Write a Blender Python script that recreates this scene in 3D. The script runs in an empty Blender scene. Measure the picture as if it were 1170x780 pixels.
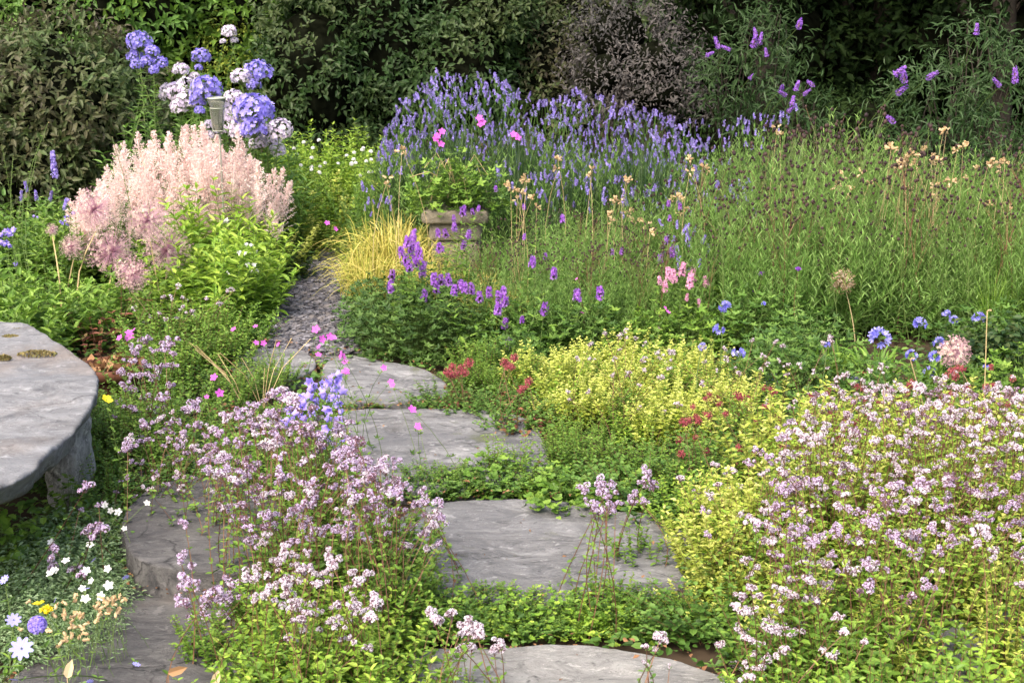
import bpy, math
import numpy as np

# ------------------------------------------------------------------ camera, sky, sun, exposure
sc = bpy.context.scene
C = sc.collection
H_CAM, F_PX, PITCH = 1.70, 1607.0, math.atan(410 / 1607.0)
cam_d = bpy.data.cameras.new('camera'); cam = bpy.data.objects.new('camera', cam_d); C.objects.link(cam)
cam.location = (0, 0, H_CAM); cam.rotation_euler = (math.pi / 2 - PITCH, 0, 0)
cam_d.sensor_width = 36; cam_d.lens = F_PX / 1170 * 36; cam_d.clip_end = 2000; cam_d.clip_start = 0.05
cam_d.dof.use_dof = True; cam_d.dof.focus_distance = 4.6; cam_d.dof.aperture_fstop = 13
sc.camera = cam
w = bpy.data.worlds.new('World'); sc.world = w; w.use_nodes = True
nt = w.node_tree; sky = nt.nodes.new('ShaderNodeTexSky'); sky.sky_type = 'NISHITA'; sky.sun_disc = False
SUN_EL, SUN_ROT = math.radians(52), math.radians(215)
sky.sun_elevation = SUN_EL; sky.sun_rotation = SUN_ROT; sky.air_density = 1.0; sky.dust_density = 7.0; sky.ozone_density = 0.5
bg = nt.nodes['Background']; bg.inputs[1].default_value = 0.15
nt.links.new(sky.outputs[0], bg.inputs[0])
sd = bpy.data.lights.new('sun', 'SUN'); sun = bpy.data.objects.new('sun', sd); C.objects.link(sun)
sd.energy = 0.65; sd.angle = math.radians(50); sd.color = (1.0, 0.97, 0.93)
sun.rotation_euler = (math.pi / 2 - SUN_EL, 0, math.pi - SUN_ROT)   # light comes from rotation 215 deg: behind the camera, on the left
sc.view_settings.view_transform = 'Standard'; sc.view_settings.look = 'None'
sc.view_settings.exposure = 1.55; sc.view_settings.gamma = 1; sc.view_settings.use_curve_mapping = False
cy = sc.cycles; cy.max_bounces = 6; cy.diffuse_bounces = 3; cy.glossy_bounces = 2; cy.transmission_bounces = 4; cy.transparent_max_bounces = 4
cy.use_denoising = True; cy.caustics_reflective = False; cy.caustics_refractive = False

rng = np.random.default_rng(7)
U = lambda a, b, n=None: rng.uniform(a, b, n)
PI = math.pi
sp_, cp_ = math.sin(PITCH), math.cos(PITCH)

def ray(px, py):                       # photograph pixel -> direction of sight, y component 1
    u = (np.asarray(px, float) - 585) / F_PX; v = (390 - np.asarray(py, float)) / F_PX
    dx, dy, dz = u, cp_ + v * sp_, -sp_ + v * cp_
    return dx / dy, dz / dy
def gp(px, py, z=0.0):                 # point at height z
    a, b = ray(px, py); y = (z - H_CAM) / b
    return np.stack([a * y, y, z + 0 * y], -1)
def at(px, py, Y):                     # point at distance Y
    a, b = ray(px, py)
    return np.stack([a * Y, Y + 0 * a, H_CAM + b * Y], -1)
def unit(v):
    v = np.asarray(v, float); return v / np.maximum(np.linalg.norm(v, axis=-1, keepdims=True), 1e-9)
def in_poly(x, y, poly):
    x = np.asarray(x); y = np.asarray(y); r = np.zeros(x.shape, bool); p = np.asarray(poly, float); q = np.roll(p, -1, 0)
    for (x0, y0), (x1, y1) in zip(p, q):
        c = ((y0 > y) != (y1 > y)) & (x < (x1 - x0) * (y - y0) / ((y1 - y0) or 1e-9) + x0); r ^= c
    return r
def sample_poly(poly, n):
    p = np.asarray(poly, float); lo, hi = p.min(0), p.max(0); out = np.zeros((0, 2))
    while len(out) < n:
        c = lo + (hi - lo) * rng.random((n * 3, 2)); out = np.vstack([out, c[in_poly(c[:, 0], c[:, 1], p)]])
    return out[:n]
_nz = [(unit(rng.normal(size=3)), rng.uniform(0, 6.28)) for _ in range(24)]
def noise(P, f=1.0, octv=4):
    P = np.asarray(P, float); o = np.zeros(P.shape[:-1]); a = 1.0; k = 0
    for i in range(octv):
        s = 0
        for j in range(4):
            d, ph = _nz[(k) % 24]; k += 1
            s = s + np.sin(P @ d * f * 5.1 + ph + 1.7 * np.sin(P @ np.roll(d, 1) * f * 3.3 + ph * 2))
        o += a * s / 4; a *= .5; f *= 2.03
    return o

# ------------------------------------------------------------------ materials
def mat(name, cols, rough=.6, trans=0.0, spec=.3, jitter=.10, bump=None, noise_scale=None, noise_amt=0.0):
    """cols: colours spread over the tint attribute (0..1); trans: share of translucency; jitter: value change per object"""
    m = bpy.data.materials.new(name); m.use_nodes = True; n = m.node_tree.nodes; l = m.node_tree.links; n.clear()
    out = n.new('ShaderNodeOutputMaterial'); p = n.new('ShaderNodeBsdfPrincipled')
    p.inputs['Roughness'].default_value = rough; p.inputs['Specular IOR Level'].default_value = spec
    at_ = n.new('ShaderNodeAttribute'); at_.attribute_name = 'tint'
    r = n.new('ShaderNodeValToRGB'); e = r.color_ramp.elements
    for i, c in enumerate(cols):
        pos = i / max(1, len(cols) - 1)
        el = e[i] if i < 2 else e.new(pos)
        el.position = pos; el.color = (*c, 1)
    if len(cols) == 1: e[1].color = (*cols[0], 1)
    l.new(at_.outputs['Fac'], r.inputs[0])
    hsv = n.new('ShaderNodeHueSaturation'); oi = n.new('ShaderNodeObjectInfo')
    mp = n.new('ShaderNodeMapRange'); mp.inputs[3].default_value = 1 - jitter; mp.inputs[4].default_value = 1 + jitter
    l.new(oi.outputs['Random'], mp.inputs[0]); l.new(mp.outputs[0], hsv.inputs['Value']); l.new(r.outputs[0], hsv.inputs['Color'])
    col = hsv.outputs[0]
    if noise_scale:
        tc = n.new('ShaderNodeTexCoord'); nz = n.new('ShaderNodeTexNoise'); nz.inputs['Scale'].default_value = noise_scale; nz.inputs['Detail'].default_value = 5
        l.new(tc.outputs['Object'], nz.inputs['Vector'])
        mr = n.new('ShaderNodeMapRange'); mr.inputs[3].default_value = 1 - noise_amt; mr.inputs[4].default_value = 1 + noise_amt
        mr.inputs[1].default_value = .3; mr.inputs[2].default_value = .7
        l.new(nz.outputs[0], mr.inputs[0]); mx = n.new('ShaderNodeVectorMath'); mx.operation = 'SCALE'
        l.new(col, mx.inputs[0]); l.new(mr.outputs[0], mx.inputs['Scale']); col = mx.outputs[0]
    l.new(col, p.inputs['Base Color'])
    if trans:
        t = n.new('ShaderNodeBsdfTranslucent'); l.new(col, t.inputs[0]); ms = n.new('ShaderNodeMixShader'); ms.inputs[0].default_value = trans
        l.new(p.outputs[0], ms.inputs[1]); l.new(t.outputs[0], ms.inputs[2]); l.new(ms.outputs[0], out.inputs[0])
    else: l.new(p.outputs[0], out.inputs[0])
    return m
def stone_mat(name, base, light, dark, moss=None, scale=1.0, stretch=(1, 3.2, 3), warm=None):
    m = bpy.data.materials.new(name); m.use_nodes = True; n = m.node_tree.nodes; l = m.node_tree.links; n.clear()
    out = n.new('ShaderNodeOutputMaterial'); p = n.new('ShaderNodeBsdfPrincipled'); l.new(p.outputs[0], out.inputs[0])
    p.inputs['Roughness'].default_value = .82; p.inputs['Specular IOR Level'].default_value = .25
    tc = n.new('ShaderNodeTexCoord'); mp = n.new('ShaderNodeMapping'); mp.inputs['Scale'].default_value = stretch; mp.inputs['Rotation'].default_value = (0, 0, .25)
    l.new(tc.outputs['Object'], mp.inputs['Vector'])
    def nz(sc_, det=6, rough=.6, dist=0, src=mp.outputs[0]):
        x = n.new('ShaderNodeTexNoise'); x.inputs['Scale'].default_value = sc_ * scale; x.inputs['Detail'].default_value = det
        x.inputs['Roughness'].default_value = rough; x.inputs['Distortion'].default_value = dist; l.new(src, x.inputs['Vector']); return x.outputs[0]
    def ramp(src, a, b, ca, cb):
        r = n.new('ShaderNodeValToRGB'); r.color_ramp.elements[0].position = a; r.color_ramp.elements[1].position = b
        r.color_ramp.elements[0].color = (*ca, 1); r.color_ramp.elements[1].color = (*cb, 1); l.new(src, r.inputs[0]); return r.outputs[0]
    def mix(f, a, b):
        x = n.new('ShaderNodeMix'); x.data_type = 'RGBA'
        l.new(f, x.inputs[0]); 
        for s, k in ((a, 6), (b, 7)):
            if isinstance(s, tuple): x.inputs[k].default_value = (*s, 1)
            else: l.new(s, x.inputs[k])
        return x.outputs[2]
    B, W = (0, 0, 0), (1, 1, 1)
    streak = nz(5.5, 12, .78, .7)
    c = ramp(streak, .38, .64, dark, light)
    c = mix(ramp(nz(1.7, 5), .35, .65, B, (.7, .7, .7)), c, base)
    c = mix(ramp(nz(16, 6, .75, .8), .58, .68, B, (.5, .5, .5)), c, tuple(min(1, v * 1.5) for v in light))      # pale lichen flecks
    c = mix(ramp(nz(11, 8, .7, 1.4), .60, .68, B, (.75, .75, .75)), c, tuple(v * .5 for v in dark))           # dark veins and pits
    vo = n.new('ShaderNodeTexVoronoi'); vo.feature = 'F1'; vo.inputs['Scale'].default_value = 9 * scale; vo.inputs['Randomness'].default_value = 1
    wv = n.new('ShaderNodeMapping'); l.new(tc.outputs['Object'], wv.inputs['Vector']); nw = n.new('ShaderNodeTexNoise'); nw.inputs['Scale'].default_value = 22; nw.inputs['Detail'].default_value = 4; l.new(tc.outputs['Object'], nw.inputs['Vector'])
    va = n.new('ShaderNodeVectorMath'); va.operation = 'MULTIPLY_ADD'; va.inputs[1].default_value = (.12, .12, .12); l.new(nw.outputs[1], va.inputs[0]); l.new(wv.outputs[0], va.inputs[2]); l.new(va.outputs[0], vo.inputs['Vector'])
    c = mix(ramp(vo.outputs['Distance'], .20, .12, (.55, .55, .55), B) if False else ramp(vo.outputs['Distance'], .10, .17, (.5, .5, .5), B), c, tuple(min(1, v * 1.35) for v in light))
    ck = n.new('ShaderNodeTexVoronoi'); ck.feature = 'DISTANCE_TO_EDGE'; ck.inputs['Scale'].default_value = 1.5 * scale
    vb = n.new('ShaderNodeVectorMath'); vb.operation = 'MULTIPLY_ADD'; vb.inputs[1].default_value = (.35, .35, .35); nl = n.new('ShaderNodeTexNoise'); nl.inputs['Scale'].default_value = 5; nl.inputs['Detail'].default_value = 6; l.new(tc.outputs['Object'], nl.inputs['Vector']); l.new(nl.outputs[1], vb.inputs[0]); l.new(mp.outputs[0], vb.inputs[2]); l.new(vb.outputs[0], ck.inputs['Vector'])
    ckm = n.new('ShaderNodeMath'); ckm.operation = 'MULTIPLY'; l.new(ramp(ck.outputs['Distance'], .0, .012, (.8, .8, .8), B), ckm.inputs[0]); l.new(ramp(nz(1.1, 4, .6), .48, .58, B, W), ckm.inputs[1]); c = mix(ckm.outputs[0], c, tuple(v * .4 for v in dark))
    c = mix(ramp(nz(70, 3, .8, 0, tc.outputs['Object']), .62, .70, B, (.6, .6, .6)), c, tuple(v * .6 for v in dark))
    c = mix(ramp(nz(1.3, 7, .75, .6, tc.outputs['Object']), .57, .70, B, (.35, .35, .35)), c, (.11, .095, .07))
    c = mix(ramp(nz(24, 9, .85, .3), .56, .64, B, (.7, .7, .7)), c, tuple(min(1, v * 1.25) for v in light))
    c = mix(ramp(nz(48, 5, .8, .2), .60, .68, B, (.6, .6, .6)), c, tuple(v * .8 for v in dark))
    if warm: c = mix(ramp(nz(2.2, 5, .6, 0, tc.outputs['Object']), .52, .7, B, (.6, .6, .6)), c, warm)
    if moss: c = mix(ramp(nz(3.1, 8, .7, 0, tc.outputs['Object']), .60, .68, B, (.85, .85, .85)), c, moss)
    l.new(c, p.inputs['Base Color'])
    b = n.new('ShaderNodeBump'); b.inputs['Strength'].default_value = 1; b.inputs['Distance'].default_value = .02
    l.new(streak, b.inputs['Height']); b2 = n.new('ShaderNodeBump'); b2.inputs['Strength'].default_value = .6; b2.inputs['Distance'].default_value = .006
    l.new(nz(38, 6, .7), b2.inputs['Height']); l.new(b.outputs[0], b2.inputs['Normal']); l.new(b2.outputs[0], p.inputs['Normal'])
    return m

G = dict(
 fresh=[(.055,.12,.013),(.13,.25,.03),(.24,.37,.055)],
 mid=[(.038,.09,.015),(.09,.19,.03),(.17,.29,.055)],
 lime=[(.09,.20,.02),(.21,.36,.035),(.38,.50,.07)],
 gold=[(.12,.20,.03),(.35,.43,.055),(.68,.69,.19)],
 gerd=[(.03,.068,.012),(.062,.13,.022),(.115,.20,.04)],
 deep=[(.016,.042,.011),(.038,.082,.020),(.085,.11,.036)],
 wood=[(.005,.011,.004),(.011,.024,.007),(.026,.046,.012)],  # near-black: shade under the canopy put into the leaf colour
 purple=[(.032,.060,.018),(.080,.130,.036),(.10,.10,.045),(.060,.040,.036)],
 grey=[(.05,.052,.05),(.095,.088,.082),(.16,.14,.13)],
 silver=[(.10,.17,.06),(.19,.30,.13),(.32,.43,.24)],
 bud=[(.020,.055,.015),(.042,.088,.026),(.080,.130,.048)],
 meadow=[(.075,.165,.03),(.165,.31,.06),(.31,.46,.14)])
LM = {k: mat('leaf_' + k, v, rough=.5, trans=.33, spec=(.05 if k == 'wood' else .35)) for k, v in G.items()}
M = dict(
 stem=mat('stem_green', [(.07,.12,.03),(.13,.19,.05)], .6, .1),
 redstem=mat('stem_reddish', [(.10,.045,.03),(.20,.11,.06)], .6),
 straw=mat('straw', [(.42,.31,.15),(.62,.50,.27)], .7, .2),
 drypod=mat('dry_pod', [(.50,.34,.17),(.74,.58,.36)], .7, .3),
 bract=mat('purple_bract', [(.13,.065,.09),(.26,.15,.18)], .6, .15),
 lilac=mat('lilac_petal', [(.50,.37,.60),(.63,.51,.72),(.78,.70,.83)], .6, .3),
 palel=mat('pale_petal', [(.60,.51,.61),(.75,.68,.75),(.84,.80,.84)], .6, .3),
 white=mat('white_petal', [(.80,.80,.76),(.88,.88,.86)], .6, .3),
 violet=mat('violet_petal', [(.22,.18,.66),(.32,.27,.78),(.46,.42,.86)], .6, .3),
 phpale=mat('phlox_pale_petal', [(.60,.50,.72),(.76,.68,.80),(.84,.80,.84)], .6, .3),
 lav=mat('lavender_petal', [(.17,.12,.42),(.31,.24,.64),(.48,.42,.78)], .6, .25, jitter=.3),
 betony=mat('betony_petal', [(.21,.05,.42),(.34,.11,.58),(.50,.26,.72)], .6, .25),
 blue=mat('blue_petal', [(.15,.14,.58),(.25,.24,.74),(.48,.46,.86)], .6, .25),
 bell=mat('bell_petal', [(.27,.20,.72),(.40,.31,.84),(.52,.44,.88)], .6, .3),
 magenta=mat('magenta_petal', [(.60,.07,.55),(.78,.16,.68)], .6, .3),
 pink=mat('pink_petal', [(.72,.30,.52),(.85,.48,.66)], .6, .3),
 astilbe=mat('astilbe_pink', [(.78,.54,.52),(.88,.72,.67),(.90,.81,.75)], .7, .35),
 allstar=mat('allium_star', [(.62,.42,.42),(.74,.60,.48),(.80,.70,.55)], .7, .2),
 red=mat('red_bur', [(.15,.025,.035),(.30,.055,.07),(.38,.12,.12)], .6, .1),
 yellow=mat('yellow_petal', [(.85,.65,.02),(.90,.78,.04)], .5, .3),
 dark=mat('dark_bud', [(.020,.010,.012),(.055,.03,.025)], .7),
 buds=mat('buddleia_petal', [(.25,.09,.55),(.42,.20,.70)], .6, .2),
 allium=mat('allium_pink', [(.50,.24,.36),(.66,.42,.48),(.72,.56,.52)], .7, .2),
 bark=mat('bark', [(.025,.020,.015),(.05,.04,.03)], .9, noise_scale=30, noise_amt=.4),
 shade_core=mat('shade_core', [(.004,.005,.003),(.008,.009,.005)], .95, spec=0, noise_scale=14, noise_amt=.6),  # inner shade of bushes and trees, put into the core's colour
 sedge=mat('sedge_gold', [(.20,.26,.03),(.44,.40,.08),(.64,.54,.17)], .5, .25),
 brownleaf=mat('brown_leaf', [(.10,.045,.02),(.24,.12,.055),(.36,.22,.11)], .8, .15),
 redleaf=mat('reddish_leaf', [(.10,.03,.02),(.20,.07,.04),(.14,.14,.04)], .6, .2),
 slate=mat('slate_chip', [(.05,.048,.056),(.12,.118,.135),(.15,.135,.13),(.25,.245,.275)], .65, noise_scale=30, noise_amt=.2),
 terracotta=mat('terracotta', [(.085,.035,.02),(.14,.055,.03)], .85, noise_scale=9, noise_amt=.4),
 metal=mat('gauge_metal', [(.30,.32,.26)], .4, spec=.6, noise_scale=20, noise_amt=.3),
)
slab_m = stone_mat('slab_stone', (.165,.166,.17), (.32,.32,.315), (.055,.055,.057), moss=(.10,.11,.06), stretch=(1, 1.9, 2))
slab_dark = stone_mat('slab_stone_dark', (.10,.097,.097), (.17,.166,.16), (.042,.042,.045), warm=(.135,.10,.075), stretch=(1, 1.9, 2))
slab_light = stone_mat('slab_stone_light', (.24,.237,.225), (.42,.415,.39), (.10,.099,.097), moss=(.14,.13,.08), stretch=(1, 1.9, 2))
bench_m = stone_mat('bench_stone', (.20,.207,.218), (.32,.325,.33), (.10,.10,.105), warm=(.20,.16,.13), scale=.9, stretch=(1, 1.6, 1.6))
leg_m = stone_mat('leg_stone', (.36,.36,.34), (.62,.62,.58), (.09,.09,.09), scale=1.6, stretch=(2, 2, 1))
planter_m = stone_mat('planter_stone', (.22,.19,.14), (.33,.29,.22), (.10,.09,.065), moss=(.12,.13,.06), scale=1.6, stretch=(1, 1, 1.5))
plum = bpy.data.materials.new('glass_tube'); plum.use_nodes = True
_p = plum.node_tree.nodes['Principled BSDF']; _p.inputs['Base Color'].default_value = (.72, .74, .64, 1); _p.inputs['Transmission Weight'].default_value = .9; _p.inputs['Roughness'].default_value = .18; _p.inputs['IOR'].default_value = 1.3

# ------------------------------------------------------------------ mesh building
class Tmpl:
    def __init__(s, v, f): s.v = np.array(v, float); s.f = f
def leaf_t(ts=(0, .28, .62, 1), ws=(.04, .5, .40, 0), droop=.18, fold=.16):
    v = []; f = []
    for t, wd in zip(ts, ws):
        z = -droop * t * t
        v += [(-wd, t, z + fold * wd), (0, t, z), (wd, t, z + fold * wd)]
    n = len(ts)
    for i in range(n - 1):
        a = 3 * i; b = a + 3
        if ws[i + 1] == 0: f += [(a, a + 1, b + 1), (a + 1, a + 2, b + 1)]
        else: f += [(a, a + 1, b + 1, b), (a + 1, a + 2, b + 2, b + 1)]
    return Tmpl(v, f)
LANCE = leaf_t(); OVAL = leaf_t((0, .2, .65, 1), (.1, .5, .46, 0), .15, .2)
KITE = Tmpl([(0, 0, 0), (-.5, .45, .08), (0, 1, -.1), (.5, .45, .08)], [(0, 3, 2), (0, 2, 1)])
def round_t(n=11, lobes=5, depth=.22, cup=.15):
    v = [(0, .45, 0)]; f = []
    for i in range(n * 2 + 1):
        a = -PI / 2 + 2 * PI * (i + .5) / (n * 2 + 1); a2 = 2 * PI * (i + .5) / (n * 2 + 1)
        r = .5 * (1 - depth * (.5 + .5 * math.cos(a2 * lobes + PI)))
        if i in (0, n * 2): r *= .55
        v.append((math.cos(a) * r, .45 + math.sin(a) * r, cup * r * (1.2 + .7 * math.cos(a2 * lobes))))
    k = n * 2 + 1
    for i in range(k): f.append((0, 1 + i, 1 + (i + 1) % k))
    return Tmpl(v, f)
ROUND = round_t(); PALM = round_t(12, 5, .62, .2)
def flower_t(n=5, inner=.12, wid=.36, cup=.25, tip=.85):
    v = [(0, 0, 0)]; f = []
    for i in range(n):
        a = 2 * PI * i / n; c, s = math.cos(a), math.sin(a); k = len(v)
        for (r, t, z) in ((.55, -wid, cup * .6), (.92, -wid * .55, cup), (tip + .15, 0, cup * .85), (.92, wid * .55, cup), (.55, wid, cup * .6)):
            v.append((c * r - s * t, s * r + c * t, z))
        f += [(0, k, k + 1, k + 2), (0, k + 2, k + 3, k + 4)]
    return Tmpl(v, f)
FL5 = flower_t(); FL4 = flower_t(4, wid=.42, cup=.3)
def petal4(n=4):
    v = [(0, 0, 0)]; f = []
    for i in range(n):
        a = 2 * PI * i / n; k = len(v)
        for r, da, z in ((.75, -.5, .3), (1.1, 0, .35), (.75, .5, .3)): v.append((math.cos(a + da) * r, math.sin(a + da) * r, z))
        f.append((0, k, k + 1, k + 2))
    return Tmpl(v, f)
PF4 = petal4(4); PF5 = petal4(5)
def bell_t(n=5):
    v = []; f = []; prof = ((.12, 0), (.36, .16), (.40, .5), (.48, .72)); k = 10
    for r, z in prof:
        for i in range(k): a = 2 * PI * i / k; v.append((math.cos(a) * r, math.sin(a) * r, z))
    for i in range(k):
        a = 2 * PI * i / k; r, z = (.78, 1.0) if i % 2 == 0 else (.52, .78); v.append((math.cos(a) * r, math.sin(a) * r, z))
    for j in range(4):
        for i in range(k): f.append((j * k + i, j * k + (i + 1) % k, (j + 1) * k + (i + 1) % k, (j + 1) * k + i))
    return Tmpl(v, f)
BELL = bell_t()
def ovoid_t(k=6, prof=((.0, 0), (.38, .15), (.5, .45), (.36, .8), (.0, 1))):
    v = []; f = []
    for r, z in prof:
        for i in range(k): a = 2 * PI * i / k; v.append((math.cos(a) * r, math.sin(a) * r, z))
    for j in range(len(prof) - 1):
        for i in range(k): f.append((j * k + i, j * k + (i + 1) % k, (j + 1) * k + (i + 1) % k, (j + 1) * k + i))
    return Tmpl(v, f)
OVO = ovoid_t(); OVO4 = ovoid_t(4, ((.0, 0), (.5, .4), (.0, 1)))
CHIP = Tmpl([(.5,.1,0),(.2,.45,.0),(-.35,.35,0),(-.5,-.1,0),(-.1,-.5,0),(.4,-.3,0),(.47,.08,.16),(.18,.42,.18),(-.33,.32,.2),(-.47,-.1,.17),(-.1,-.47,.15),(.37,-.28,.16)],
            [(6,7,8,9),(6,9,10,11)] + [(i, (i + 1) % 6, 6 + (i + 1) % 6, 6 + i) for i in range(6)])

class MB:
    def __init__(s): s.V = []; s.q = []; s.t = []; s.n = 0
    def _faces(s, F, mi, tint):
        (s.q if F.shape[1] == 4 else s.t).append((F, np.full(len(F), mi), tint))
    def inst(s, T, pos, A, N, sc_, tint, mi=0):
        pos = np.atleast_2d(pos); n = len(pos)
        if n == 0: return
        A = unit(np.broadcast_to(A, (n, 3))); X = unit(np.cross(A, np.broadcast_to(N, (n, 3)))); Nn = np.cross(X, A)
        S = np.asarray(sc_, float)
        if S.ndim == 0: S = np.full((n, 3), float(S))
        elif S.ndim == 1: S = np.repeat(S[:, None], 3, 1) if len(S) == n else np.broadcast_to(S, (n, 3))
        v = T.v
        P = pos[:, None] + (v[None, :, 0:1] * S[:, None, 0:1]) * X[:, None] + (v[None, :, 1:2] * S[:, None, 1:2]) * A[:, None] + (v[None, :, 2:3] * S[:, None, 2:3]) * Nn[:, None]
        s.V.append(P.reshape(-1, 3)); off = s.n + np.arange(n) * len(v); s.n += n * len(v)
        tint = np.broadcast_to(tint, (n,))
        for k in (3, 4):
            F = np.array([f for f in T.f if len(f) == k])
            if len(F): s._faces((off[:, None, None] + F[None]).reshape(-1, k), mi, np.repeat(tint, len(F)))
    def up(s, T, pos, Z, size, tint, mi=0):      # template whose z axis follows Z (flowers, bells, pods)
        Z = unit(np.broadcast_to(Z, np.atleast_2d(pos).shape)); a = rng.normal(size=Z.shape); A = np.cross(Z, a); s.inst(T, pos, A, Z, size, tint, mi)
    def tubes(s, P, R, sides=3, tint=.5, mi=0):
        P = np.asarray(P, float)
        if P.ndim == 2: P = P[None]
        n, k, _ = P.shape; R = np.broadcast_to(R, (n, k)); D = unit(np.gradient(P, axis=1)); ref = np.where(np.abs(D[..., 2:3]) > .9, [1., 0, 0], [0, 0, 1.])
        X = unit(np.cross(D, ref)); Y = np.cross(D, X); a = np.arange(sides) * 2 * PI / sides
        V = P[:, :, None] + R[:, :, None, None] * (np.cos(a)[:, None] * X[:, :, None] + np.sin(a)[:, None] * Y[:, :, None])
        s.V.append(V.reshape(-1, 3)); b = s.n; s.n += n * k * sides
        i, j, m = np.meshgrid(np.arange(n), np.arange(k - 1), np.arange(sides), indexing='ij'); m2 = (m + 1) % sides
        o = b + (i * k + j) * sides; o2 = o + sides
        F = np.stack([o + m, o + m2, o2 + m2, o2 + m], -1).reshape(-1, 4)
        t = np.repeat(np.broadcast_to(tint, (n,)), (k - 1) * sides); s._faces(F, mi, t)
    def ribbons(s, P, W, side, tint, mi=0):       # P (n,k,3), W (k,), side (n,3)
        n, k, _ = P.shape; W = np.broadcast_to(W, (n, k))
        V = np.stack([P - side[:, None] * W[..., None], P + side[:, None] * W[..., None]], 2)
        s.V.append(V.reshape(-1, 3)); b = s.n; s.n += n * k * 2
        i, j = np.meshgrid(np.arange(n), np.arange(k - 1), indexing='ij'); o = b + (i * k + j) * 2
        F = np.stack([o, o + 1, o + 3, o + 2], -1).reshape(-1, 4); s._faces(F, mi, np.repeat(np.broadcast_to(tint, (n,)), k - 1))
    def grid(s, V, closed=False, tint=.5, mi=0):  # V (rows, cols, 3)
        r, c, _ = V.shape; s.V.append(V.reshape(-1, 3)); b = s.n; s.n += r * c; cc = c if closed else c - 1
        i, j = np.meshgrid(np.arange(r - 1), np.arange(cc), indexing='ij'); j2 = (j + 1) % c
        F = b + np.stack([i * c + j, i * c + j2, (i + 1) * c + j2, (i + 1) * c + j], -1).reshape(-1, 4); s._faces(F, mi, np.full(len(F), tint))
    def mesh(s, name, mats, smooth=False):
        me = bpy.data.meshes.new(name)
        V = np.concatenate(s.V); Q = [a for a in s.q]; T = [a for a in s.t]
        loops = []; tot = []; mi = []; ti = []
        for L, k in ((Q, 4), (T, 3)):
            for F, m_, t_ in L: loops.append(F.ravel()); tot.append(np.full(len(F), k)); mi.append(m_); ti.append(t_)
        loops = np.concatenate(loops).astype(np.int32); tot = np.concatenate(tot); starts = (np.cumsum(tot) - tot).astype(np.int32)
        me.vertices.add(len(V)); me.vertices.foreach_set('co', V.astype(np.float32).ravel())
        me.loops.add(len(loops)); me.loops.foreach_set('vertex_index', loops)
        me.polygons.add(len(tot)); me.polygons.foreach_set('loop_start', starts)
        me.polygons.foreach_set('material_index', np.concatenate(mi).astype(np.int32))
        me.polygons.foreach_set('use_smooth', np.full(len(tot), smooth))
        me.update(calc_edges=True)
        a = me.attributes.new('tint', 'FLOAT', 'FACE'); a.data.foreach_set('value', np.concatenate(ti).astype(np.float32))
        for m_ in (mats if isinstance(mats, (list, tuple)) else [mats]): me.materials.append(m_)
        return me
def obj(name, me, parent=None, loc=(0, 0, 0), rot=(0, 0, 0), scale=None):
    o = bpy.data.objects.new(name, me); C.objects.link(o); o.location = loc; o.rotation_euler = rot
    if scale is not None: o.scale = (scale,) * 3 if np.isscalar(scale) else scale
    if parent is not None: o.parent = parent
    return o
def tag(o, label, cat, group=None, kind=None):
    if label: o['label'] = label
    if cat: o['category'] = cat
    if group: o['group'] = group
    if kind: o['kind'] = kind
    return o
def thing(name, label, cat, loc, group=None): return tag(obj(name, None, None, loc), label, cat, group)

# ------------------------------------------------------------------ setting: ground, path
def sheet(name, x0, x1, y0, y1, nx, ny, fn, m):
    X, Y = np.meshgrid(np.linspace(x0, x1, nx), np.linspace(y0, y1, ny)); P = np.stack([X, Y, 0 * X], -1)
    P[..., 2] = fn(P); b = MB(); b.grid(P); return obj(name, b.mesh(name, m, True))
soil = mat('soil', [(.055,.040,.027)], .95, spec=.1, noise_scale=3, noise_amt=.5)
far_g = mat('far_turf', [(.04,.06,.02)], .95, spec=.1, noise_scale=.5, noise_amt=.4)
tag(sheet('ground', -9, 9, 1, 22, 160, 200, lambda P: .012 * noise(P, 1.3, 3) - .02, soil), 'bare dark brown soil under the plants', None, None, 'structure')
tag(sheet('terrain', -600, 600, -300, 900, 4, 4, lambda P: -.10 + 0 * P[..., 0], far_g), 'dark turf far around the garden', None, None, 'structure')

PATH = [(338,286),(392,286),(400,318),(406,350),(408,408),(300,408),(300,395),(318,350),(330,315)]
pp = gp(*np.array(PATH, float).T)
b = MB(); cen = pp.mean(0); ring = np.array([[cen + (p - cen) * k for p in pp] for k in (1.12, .8, .4, .02)]); ring[..., 2] = .006
b.grid(ring, True); tag(obj('path', b.mesh('path', M['slate'])), 'narrow curving path of slate chippings', None, None, 'structure')
b = MB(); s2 = sample_poly([tuple(p[:2]) for p in pp], 9500); n = len(s2)
P = np.column_stack([s2, U(.008, .03, n)]); Nn = unit(np.column_stack([rng.normal(0, .28, n), rng.normal(0, .28, n), np.ones(n)]))
A = unit(np.column_stack([U(-1, 1, n), U(-1, 1, n), 0 * P[:, 0]])); L_ = .012 + .036 * rng.random(n) ** 1.8
b.inst(CHIP, P, A, Nn, np.column_stack([L_ * U(.4, .85, n), L_, L_ * .5]), rng.random(n) ** 1.2)
tag(obj('slate_chippings', b.mesh('slate_chippings', M['slate'])), 'loose blue-grey slate chippings covering the narrow path', 'chippings', None, 'stuff')

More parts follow.
